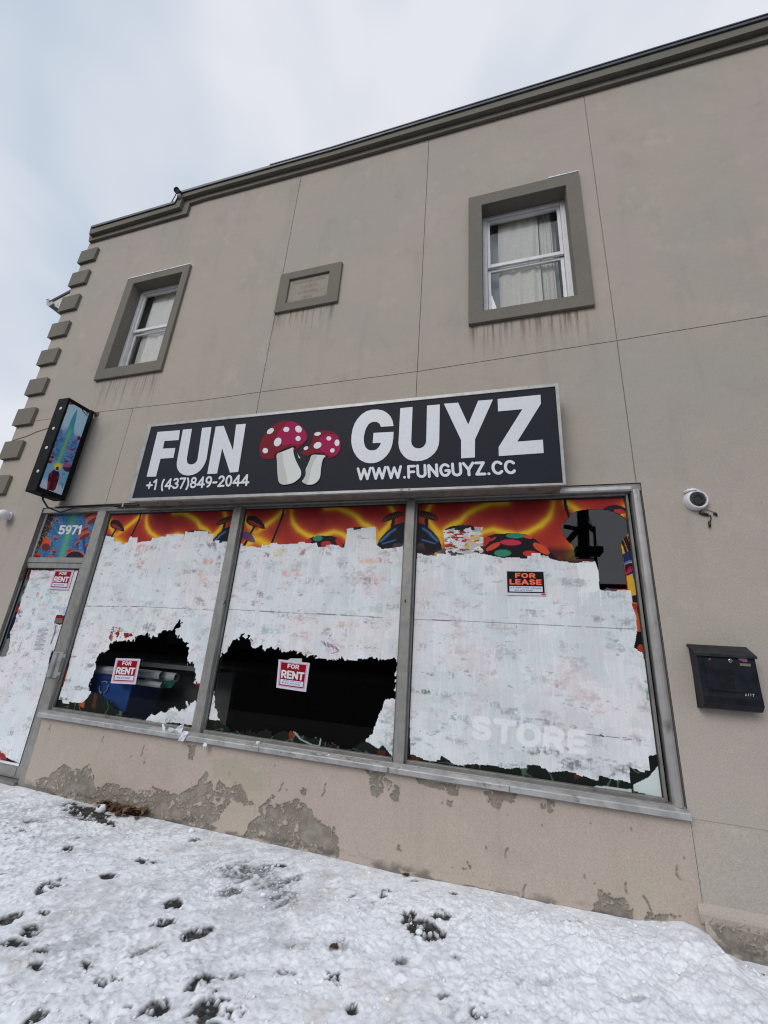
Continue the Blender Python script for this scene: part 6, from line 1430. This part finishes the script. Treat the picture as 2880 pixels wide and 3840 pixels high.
for nm, M_, n in (('leaf_pile', M_leaf[0], 85), ('leaf_pile', M_leaf[1], 70)):
    lp = MB()
    for _ in range(n):
        p = atz(rr.gauss(480, 50), rr.gauss(3026, 15) + 0, 0.0); p[0] += 0; p[1] = min(p[1], -.03); p[2] = max(hat(p[0], p[1]), -.02) + rr.uniform(.005, .055)
        leaf(lp, p, rr.uniform(.035, .075), rr)
    o = lp.build(nm, M_, None); o['kind'] = 'stuff'; tag(o, 'brown dead leaves heaped on bare ground against the wall base' if M_ is M_leaf[0] else 'tan dead leaves mixed into the heap by the wall base', 'leaves')
for p, lab in ((c6([(1210, 625)])[0], 'single dark leaf in the trampled patch of snow'), (c6([(1443, 972)])[0], 'curled red leaf in a shallow dent of snow'), (c7([(92, 662)])[0], 'red brown leaf resting against the foot of wall')):
    q = atz(*p, .01); q[1] = min(q[1], -.02); q[2] = hat(q[0], q[1]) + .012; lf = MB(); leaf(lf, q, .06, rr); leaf(lf, q + np.array((.012, .0, .008)), .04, rr); tag(lf.build('fallen_leaf', M_leaf[0], None, loc=tuple(q)), lab, 'leaf')
# chunks of snow in the bare spot
for p, s, lab in (((445, 366), .075, 'fist sized snow chunk beside the dead leaves'), ((830, 466), .035, 'small white snow chunk at the wall foot'), ((153, 915), .03, 'snow lump in the dark bare hole')):
    src = c6([p])[0] if p[0] != 153 else c7([p])[0]
    q = atz(*src, .02); q[1] = min(q[1], -.04); z = hat(q[0], q[1]); V = [(q[0] + v[0] * s * rr.uniform(.7, 1.2), q[1] + v[1] * s * .8, z + s * .4 + v[2] * s * rr.uniform(.6, .8)) for v in ico]
    o = mesh_obj('snow_chunk', V, icf, M_snow, None, True, loc=(q[0], q[1], z)); md = o.modifiers.new('s', 'SUBSURF'); md.levels = 2; md.render_levels = 2; tag(o, lab, 'snow chunk')

# torn paper scraps on the sill
M_pap = mat("torn_paper", (.66, .70, .74), .8, grain=.08, gscale=30)
def scrap(pts, y0, y1, lab):
    n = len(pts); rr2 = random.Random(int(pts[0][0])); P = []
    for k, (x, y) in enumerate(pts):
        P.append(at(x, y, y0 + (y1 - y0) * (k % 2) * .6 + rr2.uniform(-.006, .006)))
    cen = sum(P) / n; V = [tuple(p) for p in P] + [tuple(cen + np.array((0, -.012, .004)))] + [(p[0], p[1] + .0015, p[2]) for p in P] + [tuple(cen + np.array((0, -.0105, .004)))]
    Fc = [(i, (i + 1) % n, n) for i in range(n)] + [(n + 1 + (i + 1) % n, n + 1 + i, 2 * n + 1) for i in range(n)] + [(i, n + 1 + i, n + 1 + (i + 1) % n, (i + 1) % n) for i in range(n)]
    o = mesh_obj('torn_paper', V, Fc, M_pap, None, False, loc=tuple(cen)); tag(o, lab, 'paper scrap', 'torn paper scraps on the sill')
scrap(c1([(1003, 1870), (1015, 1868), (1030, 1900), (1028, 1950), (1005, 1948)]), -.02, -.045, 'leftmost thin torn white strip on the sill')
scrap(c1([(1045, 1955), (1060, 1900), (1090, 1905), (1130, 1925), (1160, 1880), (1190, 1868), (1180, 1905), (1165, 1960), (1110, 1935), (1075, 1940)]), -.02, -.05, 'ragged double ended torn scrap on the sill')
scrap(c1([(1165, 1960), (1185, 1930), (1222, 1932), (1225, 1950), (1200, 1985), (1185, 2015), (1160, 2018), (1135, 2015), (1150, 1990)]), -.05, -.075, 'folded pale scrap hanging off the sill edge')
scrap(c2([(0, 1895), (15, 1872), (35, 1885), (28, 1905), (10, 1925), (5, 1945)]), -.05, -.07, 'small scrap at the sill under the middle window')
scrap(c2([(415, 1868), (445, 1862), (448, 1895), (430, 1905), (412, 1890)]), -.0, -.02, 'tiny white scrap stuck to the bottom rail')
scrap(c2([(970, 1965), (992, 1968), (985, 1978), (978, 2000), (972, 1998), (975, 1980)]), -.0, -.01, 'white fleck shaped like a hook on the rail')

# =================================================================== ACROSS THE STREET (seen in the glass)
def refl(px, py, Y):
    P = at(px, py, GY); t = (P - CAM) / (P[1] - CAM[1]); Xr = CAM + t * ((GY - CAM[1]) + (GY - Y)); Xr[1] = Y; return Xr
ob = thing('brick_row', 'low dark brick row of shops across the street', 'building', (-5, -24, 0))
m_ = MB(); m_.box(-60, 30, -34, -24, -.1, 6.2); m_.build('brick_wall', mat("dark_brick", (.03, .02, .018), 1.0, spec=0, grain=.3, gscale=3), ob)
for k in range(12):
    w_ = MB(); x = -52 + k * 6.5; w_.box(x, x + 3.2, -24.02, -23.9, .8, 2.6); w_.build('window', mat("far_window", (.015, .017, .02), .6), ob)
bb = thing('billboard_frame', 'dark steel lattice mast with platform across the street', 'mast', tuple(refl(2150, 2100, -20) * np.array((1, 1, 0))))
st_ = MB(); Yb = -20
for a, b, w in (((420, 430), (440, 1090), .55), ((500, 410), (520, 1090), .60), ((620, 640), (640, 1090), .25), ((545, 500), (680, 940), .06), ((250, 840), (480, 590), .5), ((380, 740), (200, 950), .3), ((470, 570), (620, 700), .5), ((200, 640), (470, 690), .45)):
    A, B = (refl(*crop(2060, 1800, .27132, [p])[0], Yb) for p in (a, b)); st_.tube([A, B], w * .28, 6)
A = refl(*crop(2060, 1800, .27132, [(350, 950)])[0], Yb); B = refl(*crop(2060, 1800, .27132, [(722, 1030)])[0], Yb); st_.box(min(A[0], B[0]), max(A[0], B[0]), Yb - .6, Yb + .6, min(A[2], B[2]), max(A[2], B[2]))
C0 = refl(*crop(2060, 1800, .27132, [(480, 1090)])[0], Yb); st_.box(C0[0] - .6, C0[0] + .6, Yb - .3, Yb + .3, -.1, C0[2])
st_.build('lattice', mat("mast_steel", (.012, .012, .012), .8), bb)
